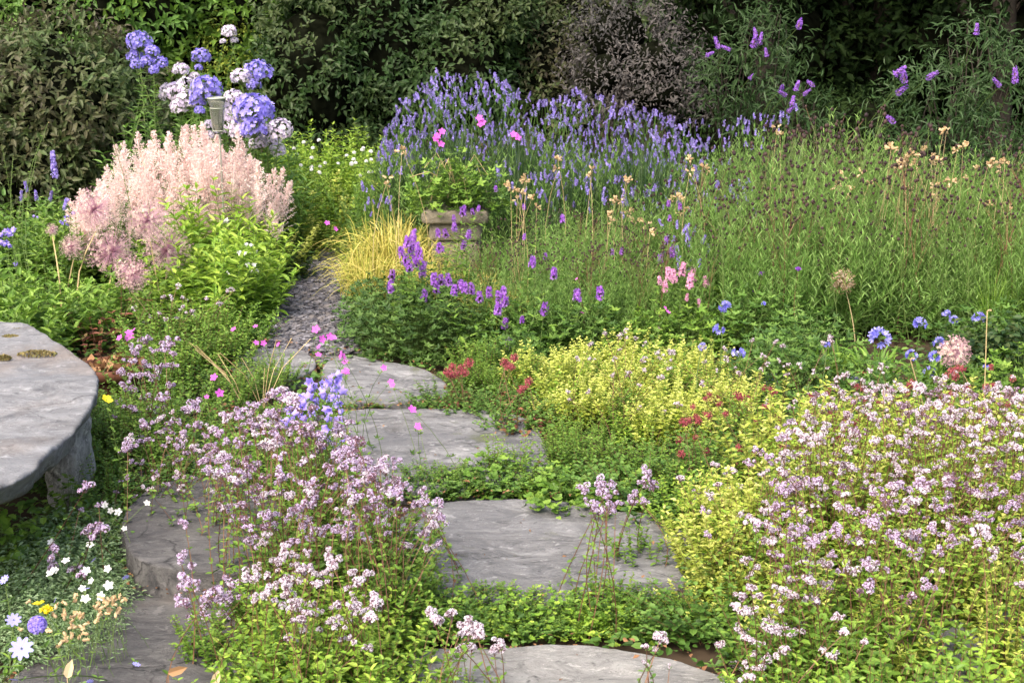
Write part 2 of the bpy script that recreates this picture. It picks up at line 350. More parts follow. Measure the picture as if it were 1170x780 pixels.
# ------------------------------------------------------------------ stones
def smooth_loop(pts, n=120):
    p = np.asarray(pts, float); k = len(p); t = np.linspace(0, k, n, endpoint=False); i = t.astype(int); f = (t - i)[:, None]
    a, b_, c, d = p[(i - 1) % k], p[i % k], p[(i + 1) % k], p[(i + 2) % k]
    return .5 * ((2 * b_) + (-a + c) * f + (2 * a - 5 * b_ + 4 * c - d) * f ** 2 + (-a + 3 * b_ - 3 * c + d) * f ** 3)
FOOT = []
def slab_mesh(outline, z_top, thick, m, name, rough=.006, round_=.013, foot=True, under=False, seed=0, tilt=(0, 0), jg=.02):
    """outline: world xy of the stone's upper edge"""
    lp = smooth_loop(outline, 260); cen = lp.mean(0); d = lp - cen; rr = np.linalg.norm(d, axis=1, keepdims=True)
    jag = 1 + jg * noise(np.column_stack([lp * 2.2, np.full(len(lp), seed * 3.1)]), 1.6, 4)[:, None] + .010 * np.abs(noise(np.column_stack([lp * 2.2, np.full(len(lp), seed * 1.7)]), 7, 3))[:, None]; d = d * jag
    if foot: FOOT.append(cen + d)
    R = np.linalg.norm(d, axis=1).mean(); e = round_ / R; rows = []
    for k in np.concatenate([[.001], np.linspace(.06, 1 - e, 26)]):
        xy = cen + d * k; P = np.column_stack([xy, np.zeros(len(xy))])
        z = z_top + rough * noise(P + seed, 1.4, 5) + rough * .8 * np.tanh(3 * noise(P * [.7, 2.0, 1] + seed * 2, 2.2, 3)) * .6
        rows.append(np.column_stack([xy, z]))
    zt = rows[-1][:, 2]
    for k, dz in ((1 - e * .45, .10), (1 - e * .1, .32), (1.0, .62)):
        xy = cen + d * k; rows.append(np.column_stack([xy, zt - dz * round_]))
    for q in (.35, .7, 1.0):
        zz = -q * thick; xy = cen + d * (1 - (.02 + .10 * q if under else -.015 * q)); P = np.column_stack([xy, np.full(len(xy), zz)])
        off = (.03 if under else .016) * noise(P * [1, 1, 3] + seed, 2.6, 4)[:, None] * unit(d)
        rows.append(np.column_stack([xy + off, zt - round_ * .62 + zz]))
    rows.append(np.column_stack([cen + d * .02, rows[-1][:, 2]]))
    V = np.array(rows); V[..., 2] += (V[..., 0] - cen[0]) * tilt[0] + (V[..., 1] - cen[1]) * tilt[1]
    b = MB(); b.grid(V, True); return b.mesh(name, m, True)
def stone(pix, label, z=.05, m=slab_m, seed=0, thick=.10, tilt=(0, 0), rough=.006, cat='stepping stone', name='stepping_stone'):
    xy = gp(*np.array(pix, float).T, z)[:, :2]
    o = obj(name, slab_mesh(xy, z, thick, m, name, seed=seed, tilt=tilt, rough=rough)); return tag(o, label, cat, 'stepping stones of the garden path')
stone([(440,760),(475,742),(560,738),(640,736),(730,745),(810,764),(880,790),(900,830),(840,870),(640,880),(470,860),(420,810)], 'pale grey stepping stone cut off by the bottom edge of the photo', .032, slab_light, 1)
stone([(452,600),(470,580),(530,571),(620,570),(700,582),(780,592),(815,618),(800,655),(720,685),(600,688),(500,680),(440,650)], 'large grey stepping stone with dark veins in the middle of the path, widest of all', .032, slab_m, 2)
stone([(360,500),(392,470),(450,466),(540,467),(595,474),(622,498),(622,535),(560,556),(450,556),(370,545)], 'grey stepping stone between two bands of low green plants, third from the bottom edge', .032, slab_m, 3)
stone([(370,440),(372,415),(395,405),(440,411),(490,424),(510,440),(500,452),(420,458),(385,456)], 'small grey stepping stone nearest the slate chipping path', .032, slab_m, 4)
stone([(262,412),(280,400),(315,397),(350,402),(360,418),(330,432),(280,430)], 'small grey stone half hidden by plants at the left of the slate chippings', .03, slab_m, 5)
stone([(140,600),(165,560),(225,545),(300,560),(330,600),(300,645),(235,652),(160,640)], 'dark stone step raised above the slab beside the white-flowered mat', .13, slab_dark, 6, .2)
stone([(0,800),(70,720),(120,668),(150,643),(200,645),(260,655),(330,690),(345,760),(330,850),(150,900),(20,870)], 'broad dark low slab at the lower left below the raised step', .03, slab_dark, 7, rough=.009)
stone([(120,512),(150,497),(205,492),(240,505),(235,530),(180,540),(130,535)], 'small grey slab under the lilac marjoram right of the stone bench', .032, slab_m, 8)
stone([(850,690),(900,665),(1000,670),(1100,690),(1220,700),(1260,745),(1180,775),(1000,770),(880,745)], 'grey slab showing between the tall marjoram stems at the lower right', .04, slab_m, 9)

# stone bench at the left
BZ = .42
ol = [(-260,400),(-120,360),(0,368),(40,378),(90,405),(112,428),(108,455),(92,480),(62,510),(20,548),(-60,580),(-200,590),(-300,520)]
bxy = gp(*np.array(ol, float).T, BZ)[:, :2]
bc = bxy.mean(0)
t = thing('stone_bench', 'rough grey stone bench slab with lichen patches on a pale boulder support', 'bench', (bc[0], bc[1], 0))
def local(me_o, root): me_o.parent = root; me_o.location = (-root.location.x, -root.location.y, 0); return me_o
local(obj('seat', slab_mesh(bxy, BZ, .085, bench_m, 'seat', rough=.010, round_=.018, foot=False, under=True, seed=11, jg=.018)), t)
def boulder(c, r, m, name, seed, h=(0, .4)):
    k = 26; rows = []
    for j, v in enumerate(np.linspace(0, 1, 18)):
        a = np.linspace(0, 2 * PI, 40, endpoint=False); w_ = (1 - .35 * abs(v - .45)) if 0 < j < 17 else .03
        P = np.column_stack([np.cos(a) * r[0] * w_, np.sin(a) * r[1] * w_, np.full(40, v)])
        P[:, :2] *= (1 + .20 * noise(P * [5, 5, 2.5] + seed, 1.2, 5))[:, None]; rows.append(np.column_stack([c[0] + P[:, 0], c[1] + P[:, 1], h[0] + (h[1] - h[0]) * v + 0 * a]))
    b = MB(); b.grid(np.array(rows), True); return b.mesh(name, m, True)
lg = gp(62, 585); local(obj('leg', boulder((lg[0] + .02, lg[1] + .13), (.085, .10), leg_m, 'leg', 3, (-.05, .345))), t)
local(obj('leg', boulder((lg[0] - 1.5, lg[1] + .35), (.2, .22), leg_m, 'leg', 9, (-.05, .345))), t)
MOSS = mat('moss', [(.12,.09,.03),(.24,.19,.08),(.14,.15,.05)], .95)
for (px, py, s_) in ((42,403,.045),(12,385,.03),(5,408,.015),(20,378,.025)):   # moss cushions on the seat
    c = gp(px, py, BZ + .003); n = 420; r_ = s_ * np.sqrt(rng.random(n)); a_ = U(0, 6.28, n); q = np.column_stack([np.cos(a_) * r_ * 1.5, np.sin(a_) * r_ * .7]); b = MB()
    b.inst(KITE, np.column_stack([c[0] + q[:, 0], c[1] + q[:, 1], BZ - .004 + .012 * (1 - (r_ / s_) ** 2)]), unit(rng.normal(size=(n, 3)) + [0, 0, .8]), rng.normal(size=(n, 3)), U(.005, .010, n), rng.random(n))
    local(obj('moss', b.mesh('moss', MOSS)), t)
# low retaining wall blocks in the dark under the bench
wc = gp(-140, 575)
for k in range(5):
    x = wc[0] - .9 + k * .30
    if k == 4: continue
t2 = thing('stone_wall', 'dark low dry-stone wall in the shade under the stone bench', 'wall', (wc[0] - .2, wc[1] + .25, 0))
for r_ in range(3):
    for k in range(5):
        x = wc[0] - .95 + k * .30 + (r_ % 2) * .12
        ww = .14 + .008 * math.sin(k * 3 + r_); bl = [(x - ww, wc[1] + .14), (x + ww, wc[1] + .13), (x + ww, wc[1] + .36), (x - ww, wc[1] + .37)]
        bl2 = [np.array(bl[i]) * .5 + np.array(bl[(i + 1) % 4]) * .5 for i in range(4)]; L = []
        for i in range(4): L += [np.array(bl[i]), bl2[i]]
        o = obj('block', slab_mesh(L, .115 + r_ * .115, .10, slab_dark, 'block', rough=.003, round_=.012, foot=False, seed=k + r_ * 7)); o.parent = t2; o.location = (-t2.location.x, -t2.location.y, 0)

# stone planter beside the path
PLY = 7.55
def box_stone(b, cx, cy, hw, hd, z0, z1, rnd=.012, bulge=0, seed=0, taper=0):
    rows = []; n_side = 14
    for v in (0, .0, .06, .2, .4, .6, .8, .94, 1., 1.):
        rows.append(v)
    V = []
    for j, v in enumerate(rows):
        ins = rnd if j in (1, len(rows) - 2) else 0
        if j in (0, len(rows) - 1): ins = hw * .98
        s_ = 1 + bulge * math.sin(PI * v) - taper * (1 - v); hx = hw * s_ - ins; hy = hd * s_ - min(ins, hd * .98)
        pts = []
        for (ax, ay), (bx_, by_) in (((-1, -1), (1, -1)), ((1, -1), (1, 1)), ((1, 1), (-1, 1)), ((-1, 1), (-1, -1))):
            for k in range(n_side):
                f = k / n_side; px, py = ax + (bx_ - ax) * f, ay + (by_ - ay) * f; l = (abs(px) ** 14 + abs(py) ** 14) ** (1 / 14); pts.append((cx + hx * px / l, cy + hy * py / l, z0 + (z1 - z0) * v))
        V.append(pts)
    V = np.array(V); V[..., :2] += .004 * noise(V * 6 + seed, 1, 3)[..., None]; b.grid(V, True)
pc = at(520, 262, PLY)
ptop = at(520, 240, PLY)[2]
plt = thing('stone_planter', 'square weathered stone planter with overhanging rim beside the slate path', 'planter', (pc[0], PLY, 0))
for nm, hw, z0, z1, bu, sd_ in (('base', .19, -.02, .06, 0, 1), ('body', .135, .06, ptop - .175, 0, 2), ('block', .14, ptop - .172, ptop - .075, .02, 3), ('rim', .175, ptop - .072, ptop, .05, 4)):
    b = MB(); box_stone(b, 0, .14, hw, hw, z0, z1, .014, bu, sd_); obj(nm, b.mesh(nm, planter_m, True), plt)

# terracotta pot half hidden behind the bench
def lathe(prof, k=40):
    a = np.linspace(0, 2 * PI, k, endpoint=False); return np.array([[(math.cos(x) * r, math.sin(x) * r, z) for x in a] for r, z in prof])
tp = at(128, 420, 5.75)
t = thing('terracotta_pot', 'old terracotta pot sunk among plants right behind the stone bench', 'pot', (tp[0], tp[1], 0))
zt = float(tp[2])
b = MB(); b.grid(lathe([(.02,0),(.09,0),(.095,.02),(.125,zt-.02),(.12,zt-.02),(.11,zt-.05),(.02,zt-.06)]), True); obj('body', b.mesh('body', M['terracotta'], True), t)
b = MB(); b.grid(lathe([(.127,zt-.03),(.142,zt-.028),(.144,zt+.01),(.138,zt+.016),(.124,zt+.016),(.12,zt-.02)]), True); obj('rim', b.mesh('rim', M['terracotta'], True), t)
b = MB(); q = rng.normal(0, .05, (160, 2)); b.inst(KITE, np.column_stack([q, U(zt - .03, zt + .03, 160)]), rng.normal(size=(160, 3)), rng.normal(size=(160, 3)), U(.02, .05, 160), rng.random(160)); obj('dead_leaves', b.mesh('dead_leaves', M['brownleaf']), t)

# rain gauge on its stake among the phlox
RG = at(249.5, 152, 7.75)
t = thing('rain_gauge', 'tapered glass rain gauge in a metal holder standing among the phlox', 'rain gauge', (RG[0], RG[1], 0))
z0 = float(RG[2])
b = MB(); b.grid(lathe([(.002,z0),(.024,z0),(.026,z0+.01),(.030,z0+.06),(.036,z0+.13),(.046,z0+.165),(.049,z0+.185),(.046,z0+.185),(.043,z0+.165),(.033,z0+.13),(.027,z0+.06),(.022,z0+.012),(.002,z0+.012)], 28), True); obj('glass_tube', b.mesh('glass_tube', plum, True), t)
b = MB()
for zz, r in ((z0 + .135, .039), (z0 + .012, .028)):
    a = np.linspace(0, 2 * PI, 25); b.tubes(np.column_stack([np.cos(a) * r, np.sin(a) * r, np.full(25, zz)]), .0028, 6)
for a in (0, PI): b.tubes([[math.cos(a) * .029, math.sin(a) * .029, z0 + .01], [math.cos(a) * .04, math.sin(a) * .04, z0 + .137]], .0022, 5)
obj('holder', b.mesh('holder', M['metal'], True), t)
b = MB(); b.tubes([[0, .03, -.02], [0, .03, z0], [0, .03, z0 + .13]], .005, 6); obj('stake', b.mesh('stake', M['metal'], True), t)
b = MB(); b.grid(lathe([(.047,z0+.183),(.052,z0+.185),(.052,z0+.192),(.046,z0+.192),(.047,z0+.183)], 28), True); obj('rim', b.mesh('rim', M['metal'], True), t)

# ------------------------------------------------------------------ foliage builders
def shoots(n, h, spread, ll, lw, gap=.03, T=OVAL, elev=.45, hvar=.4, lm="fresh", stem="stem", stemr=.0014, lean=.25, tint=(0, 1), top=True, name='foliage', tintup=.35):
    """a clump of leafy shoots with opposite leaves"""
    b = MB(); r = spread * np.sqrt(rng.random(n)); a = U(0, 2 * PI, n); base = np.column_stack([r * np.cos(a), r * np.sin(a), 0 * r])
    hh = h * (1 - hvar * rng.random(n)) * (1 - .35 * (r / spread) ** 2); out = np.column_stack([np.cos(a), np.sin(a)]) * (r / spread)[:, None] * lean * h + rng.normal(0, .05 * h, (n, 2))
    K = 6; tt = np.linspace(0, 1, K); P = base[:, None] + np.concatenate([out[:, None] * (tt ** 1.6)[None, :, None], (hh[:, None] * tt)[..., None]], -1)
    b.tubes(P, stemr * np.linspace(1, .5, K), 3, rng.random(n), 1)
    m = max(3, int(h / gap)); t = np.linspace(.12, 1, m)[None].repeat(n, 0) + U(-.02, .02, (n, m)); t = np.clip(t, .05, 1)
    pos = base[:, None] + np.concatenate([out[:, None] * (t ** 1.6)[..., None], (hh[:, None] * t)[..., None]], -1)
    ph = U(0, 2 * PI, (n, 1)) + np.arange(m)[None] * PI / 2 + U(-.3, .3, (n, m))
    for k in range(2):
        f = ph + k * PI; el = elev + .5 * (t - .5) + U(-.35, .35, (n, m))
        A = np.stack([np.cos(f) * np.cos(el), np.sin(f) * np.cos(el), np.sin(el)], -1)
        N = np.stack([-np.cos(f) * np.sin(el), -np.sin(f) * np.sin(el), np.cos(el)], -1) + rng.normal(0, .25, (n, m, 3))
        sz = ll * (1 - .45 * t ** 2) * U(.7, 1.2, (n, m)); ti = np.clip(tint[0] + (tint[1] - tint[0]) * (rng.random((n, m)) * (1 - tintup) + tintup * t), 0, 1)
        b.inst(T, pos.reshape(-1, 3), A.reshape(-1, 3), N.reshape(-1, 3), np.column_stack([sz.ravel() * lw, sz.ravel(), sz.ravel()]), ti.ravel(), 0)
    return b.mesh(name, [LM.get(lm) or M[lm], M[stem]])
def mound(n, rx, h, ll, lw, T=ROUND, lm='mid', petiole=True, flat=.5, name='foliage', tint=(0, 1)):
    b = MB(); d = rng.normal(size=(n, 3)); d[:, 2] = np.abs(d[:, 2]); d = unit(d); k = U(.55, 1.05, n); k += .12 * noise(d * 2 + rng.random() * 9, 1, 2)
    P = d * k[:, None] * [rx, rx, h]; P[:, 2] = np.maximum(P[:, 2], .01)
    az = np.arctan2(d[:, 1], d[:, 0]) + U(-.9, .9, n); A = np.column_stack([np.cos(az), np.sin(az), U(-.5, .35, n)])
    N = np.column_stack([d[:, 0] * flat, d[:, 1] * flat, np.full(n, 1.0)]) + rng.normal(0, .3, (n, 3)); s_ = ll * U(.6, 1.15, n)
    b.inst(T, P, A, N, np.column_stack([s_ * lw, s_, s_]), tint[0] + (tint[1] - tint[0]) * rng.random(n), 0)
    if petiole:
        m_ = n // 3; Q = P[:m_]; B = Q * [.15, .15, 0]; b.tubes(np.stack([B, (B + Q) * .5 + [0, 0, .1 * h], Q], 1), .0011, 3, .5, 1)
    return b.mesh(name, [LM.get(lm) or M[lm], M['stem']])
def tuft(n, h, spread, wid, arch=.6, m=None, name='foliage', curl=1.0):
    b = MB(); a = U(0, 2 * PI, n); hh = h * U(.5, 1.0, n); out = spread * U(.1, 1.0, n); K = 8; t = np.linspace(0, 1, K); d = np.column_stack([np.cos(a), np.sin(a)])
    xy = rng.normal(0, spread * .12, (n, 2))[:, None] + d[:, None] * (out[:, None] * t ** 1.5)[..., None]; droop = arch * (out / spread)[:, None]
    z = hh[:, None] * (t * (1 + droop * .6) - droop * curl * t ** 2.6); P = np.concatenate([xy, np.maximum(z, .005)[..., None]], -1)
    side = np.column_stack([-d[:, 1], d[:, 0], 0 * a]) + rng.normal(0, .3, (n, 3)); b.ribbons(P, wid * np.array([.8, 1, 1, .95, .85, .65, .4, .06]), unit(side), rng.random(n)); return b.mesh(name, m)
def shrub_mesh(lumps, n, ll, lw, lm, T=KITE, droop=.2, shell=.28, seed=0, per=7, tint=(0, 1), spray=.10):
    """leaf sprays through the outer part of ellipsoid lumps (cx,cy,cz,rx,ry,rz)"""
    b = MB(); L = np.array(lumps, float); area = (L[:, 3] * L[:, 5]); cnt = (n / per * area / area.sum()).astype(int)
    for i, q in enumerate(L):
        m = cnt[i] * 2; d = unit(rng.normal(size=(m, 3))); d = d[(d[:, 1] < .55)]; m = len(d)
        k = 1 + shell * (.25 - rng.random(m)) + .22 * noise(d * q[3:] * 1.4 + q[:3] + seed, 1, 3)
        P = q[:3] + d * q[3:] * k[:, None]
        keep = P[:, 2] > .02
        for j, o in enumerate(L):
            if j != i: keep &= ((((P - o[:3]) / o[3:]) ** 2).sum(1) > .62)
        P, d = P[keep], d[keep]; m = len(P)
        sp = unit(d + rng.normal(0, .55, (m, 3)) + [0, 0, -droop]); gap = noise(P * 2.3 + seed * 3, 1, 3); kk = gap > -.55; P, d, sp = P[kk], d[kk], sp[kk]; m = len(P)
        base_t = np.clip(.5 + .5 * noise(P * 1.1 + seed, 1, 3), 0, 1)
        for s_ in range(per):
            f = s_ / per; pos = P + sp * (f - .4) * spray * 2 + rng.normal(0, .012, (m, 3)); A = unit(sp * .5 + rng.normal(0, .6, (m, 3)) + [0, 0, -droop]); N = unit(d * .7 + [0, -.1, .7] + rng.normal(0, .4, (m, 3)))
            sz = ll * U(.55, 1.2, m); b.inst(T, pos, A, N, np.column_stack([sz * lw, sz, sz]), np.clip(tint[0] + (tint[1] - tint[0]) * (base_t * .65 + .35 * rng.random(m)), 0, 1))
    return b.mesh('foliage', LM.get(lm) or lm)
def core_mesh(lumps, k=.74, seed=0):  # solid core added behind the leaves so no sky shows through
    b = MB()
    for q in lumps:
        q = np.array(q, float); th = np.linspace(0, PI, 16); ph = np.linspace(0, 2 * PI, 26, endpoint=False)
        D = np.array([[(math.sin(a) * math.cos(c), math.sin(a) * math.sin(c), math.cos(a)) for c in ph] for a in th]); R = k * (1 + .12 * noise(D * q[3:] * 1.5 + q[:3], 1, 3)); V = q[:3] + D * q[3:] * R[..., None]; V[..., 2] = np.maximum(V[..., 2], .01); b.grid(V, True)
    return b.mesh('shade_core', M['shade_core'])
def limbs_mesh(lumps, base, r=.05):
    b = MB()
    for q in lumps:
        q = np.array(q[:3]); P = [np.array(base) * [1, 1, 0], np.array(base) * [1, 1, 0] * .7 + q * [.3, .3, .35], q * [1, 1, .7] * .6 + np.array(base) * [.4, .4, 0], q]
        b.tubes(np.array(P), r * np.array([1, .75, .5, .2]), 8, .5)
    return b.mesh('trunk', M['bark'], True)
def shrub(name, label, cat, lumps, n, ll, lw, lm, group=None, T=KITE, seed=0, core=.74, extra=None, trunk=True, **kw):
    L = np.array(lumps, float); bx_, by_ = L[:, 0].mean(), L[:, 1].mean(); L2 = L.copy(); L2[:, 0] -= bx_; L2[:, 1] -= by_
    t = thing(name, label, cat, (bx_, by_, 0), group)
    nm = 'crown' if name.endswith('tree') else 'foliage'
    obj(nm, shrub_mesh(L2, n, ll, lw, lm, T, seed=seed, **kw), t)
    if core: obj('shade_core', core_mesh(L2, core), t)
    if trunk: obj('trunk', limbs_mesh(L2, (0, 0, 0)), t)
    return t
def lump(px, py, Y, rx, rz, ry=None): p = at(px, py, Y); return (float(p[0]), Y, float(p[2]), rx, ry or rx, rz)

# ------------------------------------------------------------------ flower heads (origin at the stem's tip, z up)
def dome_dirs(n, lo=-.1):
    d = rng.normal(size=(n * 4, 3)); d = unit(d); d = d[d[:, 2] > lo]; return d[:n]
def h_marjoram(pet, r=.02, dens=1.0, name='flower_head', fl=1.0):
    b = MB(); ns = rng.integers(4, 7); cs = rng.normal(0, r * .62, (ns, 3)) * [1, 1, .4]; cs[0] = 0; rs = r * U(.32, .55, ns)
    for c, q in zip(cs, rs):
        c = c + [0, 0, q]; b.tubes(np.array([[0, 0, -.012], c * [.5, .5, .2], c]), .0008, 3, .3, 1)
        n1 = int(18 * dens); d = dome_dirs(n1, -.6); b.inst(OVO4, c + d * q * .45, unit(np.cross(d, rng.normal(size=d.shape))), d, np.column_stack([np.full(len(d), .004), np.full(len(d), .004), np.full(len(d), .0072)]), rng.random(len(d)), 1)
        n2 = max(2, int(30 * dens * fl * U(.6, 1.1))); d = dome_dirs(n2, -.35); b.up(PF4, c + d * q * U(.75, 1.1, (len(d), 1)), unit(d + [0, 0, .3] + rng.normal(0, .3, d.shape)), U(.0026, .0040, len(d)), rng.random(len(d)), 0)
    return b.mesh(name, [M[pet], M['bract']])
def h_spike(pet, L, r, n, fs=.004, bract='bract', taper=.45, name='flower_spike', stemlen=0):
    b = MB(); t = np.sort(rng.random(n)); a = U(0, 2 * PI, n); rr = r * (1 - taper * t) * np.minimum(1, .6 + t * 4)
    d = np.column_stack([np.cos(a), np.sin(a), U(-.1, .5, n)]); P = np.column_stack([np.cos(a) * rr * .7, np.sin(a) * rr * .7, t * L])
    b.up(PF4 if fs < .006 else FL4, P + d * rr[:, None] * U(.1, .75, (n, 1)), d + rng.normal(0, .25, (n, 3)), fs * U(.6, 1.2, n), rng.random(n), 0)
    b.up(OVO, np.array([[0, 0, -.001]]), [0, 0, 1], np.array([[r * .9, r * .9, L * .97]]), .3, 1)
    if stemlen: b.tubes(np.array([[0, 0, -stemlen], [.01, 0, -stemlen * .5], [0, 0, L * .9]]), .0014, 3, .5, 2)
    return b.mesh(name, [M[pet], M[bract], LM['mid']])
def h_phlox(pet, r, name='flower_head'):
    b = MB(); n = int(125 * (r / .06) ** 1.4) + 8; d = dome_dirs(n, -.55); k = U(.82, 1.08, (n, 1)); P = d * r * k * [1, 1, .85] + [0, 0, r * .6]
    b.up(FL5, P, unit(d + rng.normal(0, .3, d.shape)), U(.009, .0125, n), rng.random(n), 0)
    m_ = n // 2; Q = P[:m_]; Z0 = np.zeros((m_, 3)) + [0, 0, -.01]; b.tubes(np.stack([Z0, Q * .55, Q * .97], 1), .0011, 3, .4, 1)
    return b.mesh(name, [M[pet], M['stem']])
def h_astilbe(L, name='flower_plume'):
    b = MB(); n = 34; t = np.linspace(.02, .97, n); a = np.arange(n) * 2.4 + U(-.4, .4, n); ln = L * .40 * (1 - t) ** 1.05 * U(.7, 1.2, n) + .008
    B = np.column_stack([0 * t, 0 * t, t * L]); el = U(.45, .95, n); D = np.column_stack([np.cos(a) * np.cos(el), np.sin(a) * np.cos(el), np.sin(el)])
    b.tubes(np.array([[0, 0, 0], [.004, 0, L * .5], [0, 0, L]]), .0018, 3, .2, 0)
    for k in range(34):
        f = (k + .5) / 34; pos = B + D * (ln * f)[:, None] + rng.normal(0, 1, (n, 3)) * (.0055 * (1 - .5 * f)); keep = rng.random(n) < .95
        b.inst(KITE, pos[keep], unit(D + rng.normal(0, .9, D.shape))[keep], rng.normal(size=(keep.sum(), 3)), U(.004, .008, keep.sum()), rng.random(keep.sum()), 0)
    return b.mesh(name, [M['astilbe']])
def h_allium(r, name='seed_head', star=.009, m='allium'):
    b = MB(); n = 330; d = unit(rng.normal(size=(n, 3))); k = r * U(.62, 1.05, (n, 1)); c = np.array([0, 0, r * .95]); P = c + d * k
    b.tubes(np.stack([c + 0 * P, c + d * k * .5, P], 1), .0006, 3, rng.random(n) * .5, 0)
    b.up(flower_t(5, wid=.16, cup=.1), P, unit(d + rng.normal(0, .3, d.shape)), star * U(.7, 1.2, n), rng.random(n), 1)
    b.up(OVO4, P, d, .005, U(0, .4, n), 0); return b.mesh(name, [M[m], M['allstar']])
def h_agap(r, n=13, name='flower_head'):
    b = MB(); d = dome_dirs(n, -.35); n = len(d); P = d * r * .62; b.tubes(np.stack([0 * P, P * .6 + [0, 0, r * .08], P], 1), .0011, 3, .5, 1)
    b.up(flower_t(6, wid=.26, cup=.95), P, unit(d + [0, 0, -.1]), r * U(.38, .52, n), rng.random(n), 0); b.up(OVO4, P * .93, d, np.array([.006, .006, .016]), .2, 0); return b.mesh(name, [M['blue'], M['stem']])
def h_ball(pet, r, n, s_, name='flower_head', T=None, lo=-1.0):
    b = MB(); d = dome_dirs(n, lo); n = len(d); b.inst(OVO, np.array([[0, 0, -r * .2]]), [0, 1, 0], [0, 0, 1], np.array([[r * 1.5, r * 1.5, r * 1.6]]), .2, 0)
    P = d * r * .8 + [0, 0, r * .6]
    if T is None: b.inst(KITE, P, unit(d + rng.normal(0, .25, d.shape)), rng.normal(size=(n, 3)), np.column_stack([np.full(n, s_ * .45), np.full(n, s_), np.full(n, s_)]), rng.random(n), 0)
    else: b.up(T, P, d, s_, rng.random(n), 0)
    return b.mesh(name, [M[pet]])
def h_flat(pet, r, T=FL5, name='flower_head', eye=None):
    b = MB(); b.up(T, np.array([[0, 0, 0.]]), [0, 0, 1], r, .7, 0)
    b.up(OVO4, np.array([[0, 0, 0.]]), [0, 0, 1], r * .22, .3, 1); return b.mesh(name, [M[pet], M[eye or 'stem']])
def h_bell(n=1, s_=.016, pet='bell'):
    b = MB(); d = unit(rng.normal(size=(n, 3)) * [1, 1, .5] + [0, -.2, -.1]); b.up(BELL, d * s_ * .3, d, s_ * U(.9, 1.2, n), rng.random(n), 0); b.up(OVO4, d * s_ * .1, d, s_ * .5, .5, 1); return b.mesh('flower_head', [M[pet], M['stem']])
def h_pods(n=5, s_=.016, r=.012, pet='drypod'):
    b = MB(); d = unit(rng.normal(size=(n, 3)) * [1, 1, .6] + [0, 0, .6]); P = d * r * U(.2, 1, (n, 1)); b.up(OVO, P, d, np.column_stack([np.full(n, s_ * .55), np.full(n, s_ * .55), s_ * U(.8, 1.2, n)]), rng.random(n), 0)
    k = n * 3; b.inst(KITE, np.repeat(P + d * s_ * .7, 3, 0), unit(np.repeat(d, 3, 0) + rng.normal(0, .5, (k, 3))), rng.normal(size=(k, 3)), s_ * .7, rng.random(k), 0); return b.mesh('seed_head', [M[pet]])
def h_budd(L=.10, r=.014): return h_spike('buds', L, r, 150, .0055, 'bract', .6)
def V(fn, n, *a, **k): return [fn(*a, **k) for _ in range(n)]
HEAD = dict(
 mlil=V(h_marjoram, 5, 'lilac'), mpale=V(h_marjoram, 6, 'palel'), mbud=V(h_marjoram, 4, 'lilac', .016, 1.0, 'flower_head', .18), mthin=V(h_marjoram, 4, 'palel', .017, .6),
 phv=V(h_phlox, 3, 'violet', .06), php=V(h_phlox, 3, 'phpale', .06), betony=V(h_spike, 4, 'betony', .050, .013, 95, .0056, 'dark', .5),
 pinkspike=V(h_spike, 2, 'pink', .06, .012, 120, .0055, 'bract', .45), ver=V(h_spike, 2, 'lav', .11, .011, 200, .005, 'lav', .55), ver2=V(h_spike, 3, 'lav', .06, .008, 80, .005, 'lav', .5),
 lav=V(h_spike, 7, 'lav', .040, .0052, 26, .0052, 'lav', .45, 'flower_spike', .16), astilbe=[h_astilbe(L) for L in (.22, .27, .32, .25, .29)],
 allium=V(h_allium, 3, .12), allium_s=V(h_allium, 2, .08), star=[h_allium(.06, 'seed_head', .006, 'drypod')], agap=V(h_agap, 4, .05), bur=V(h_ball, 3, 'red', .013, 60, .011),
 bell=V(h_bell, 3, 2), ger=[h_flat('magenta', .016), h_flat('magenta', .018)], silene=[h_flat('white', .0125), h_flat('white', .011)], pods=V(h_pods, 4), pods1=V(h_pods, 3, 1, .016, .001),
 budd=[h_budd(.10, .016), h_budd(.08, .017)], buddd=[h_spike('bract', .12, .008, 60, .005, 'bract')], scab=[h_ball('bell', .015, 130, .009, 'flower_head', PF4, -.3)], yel=[h_ball('yellow', .012, 50, .012, 'flower_head', None, .0), h_flat('yellow', .02, flower_t(5, wid=.5, cup=.5))],
 whitebit=[h_ball('white', .010, 26, .0075, 'flower_head', PF5, .0)], whitebell=[h_bell(2, .016, 'white')], blueflat=[h_flat('blue', .022, flower_t(9, wid=.22, cup=.12))], knap=[h_ball('betony', .008, 60, .013, 'flower_head', None, .25)])

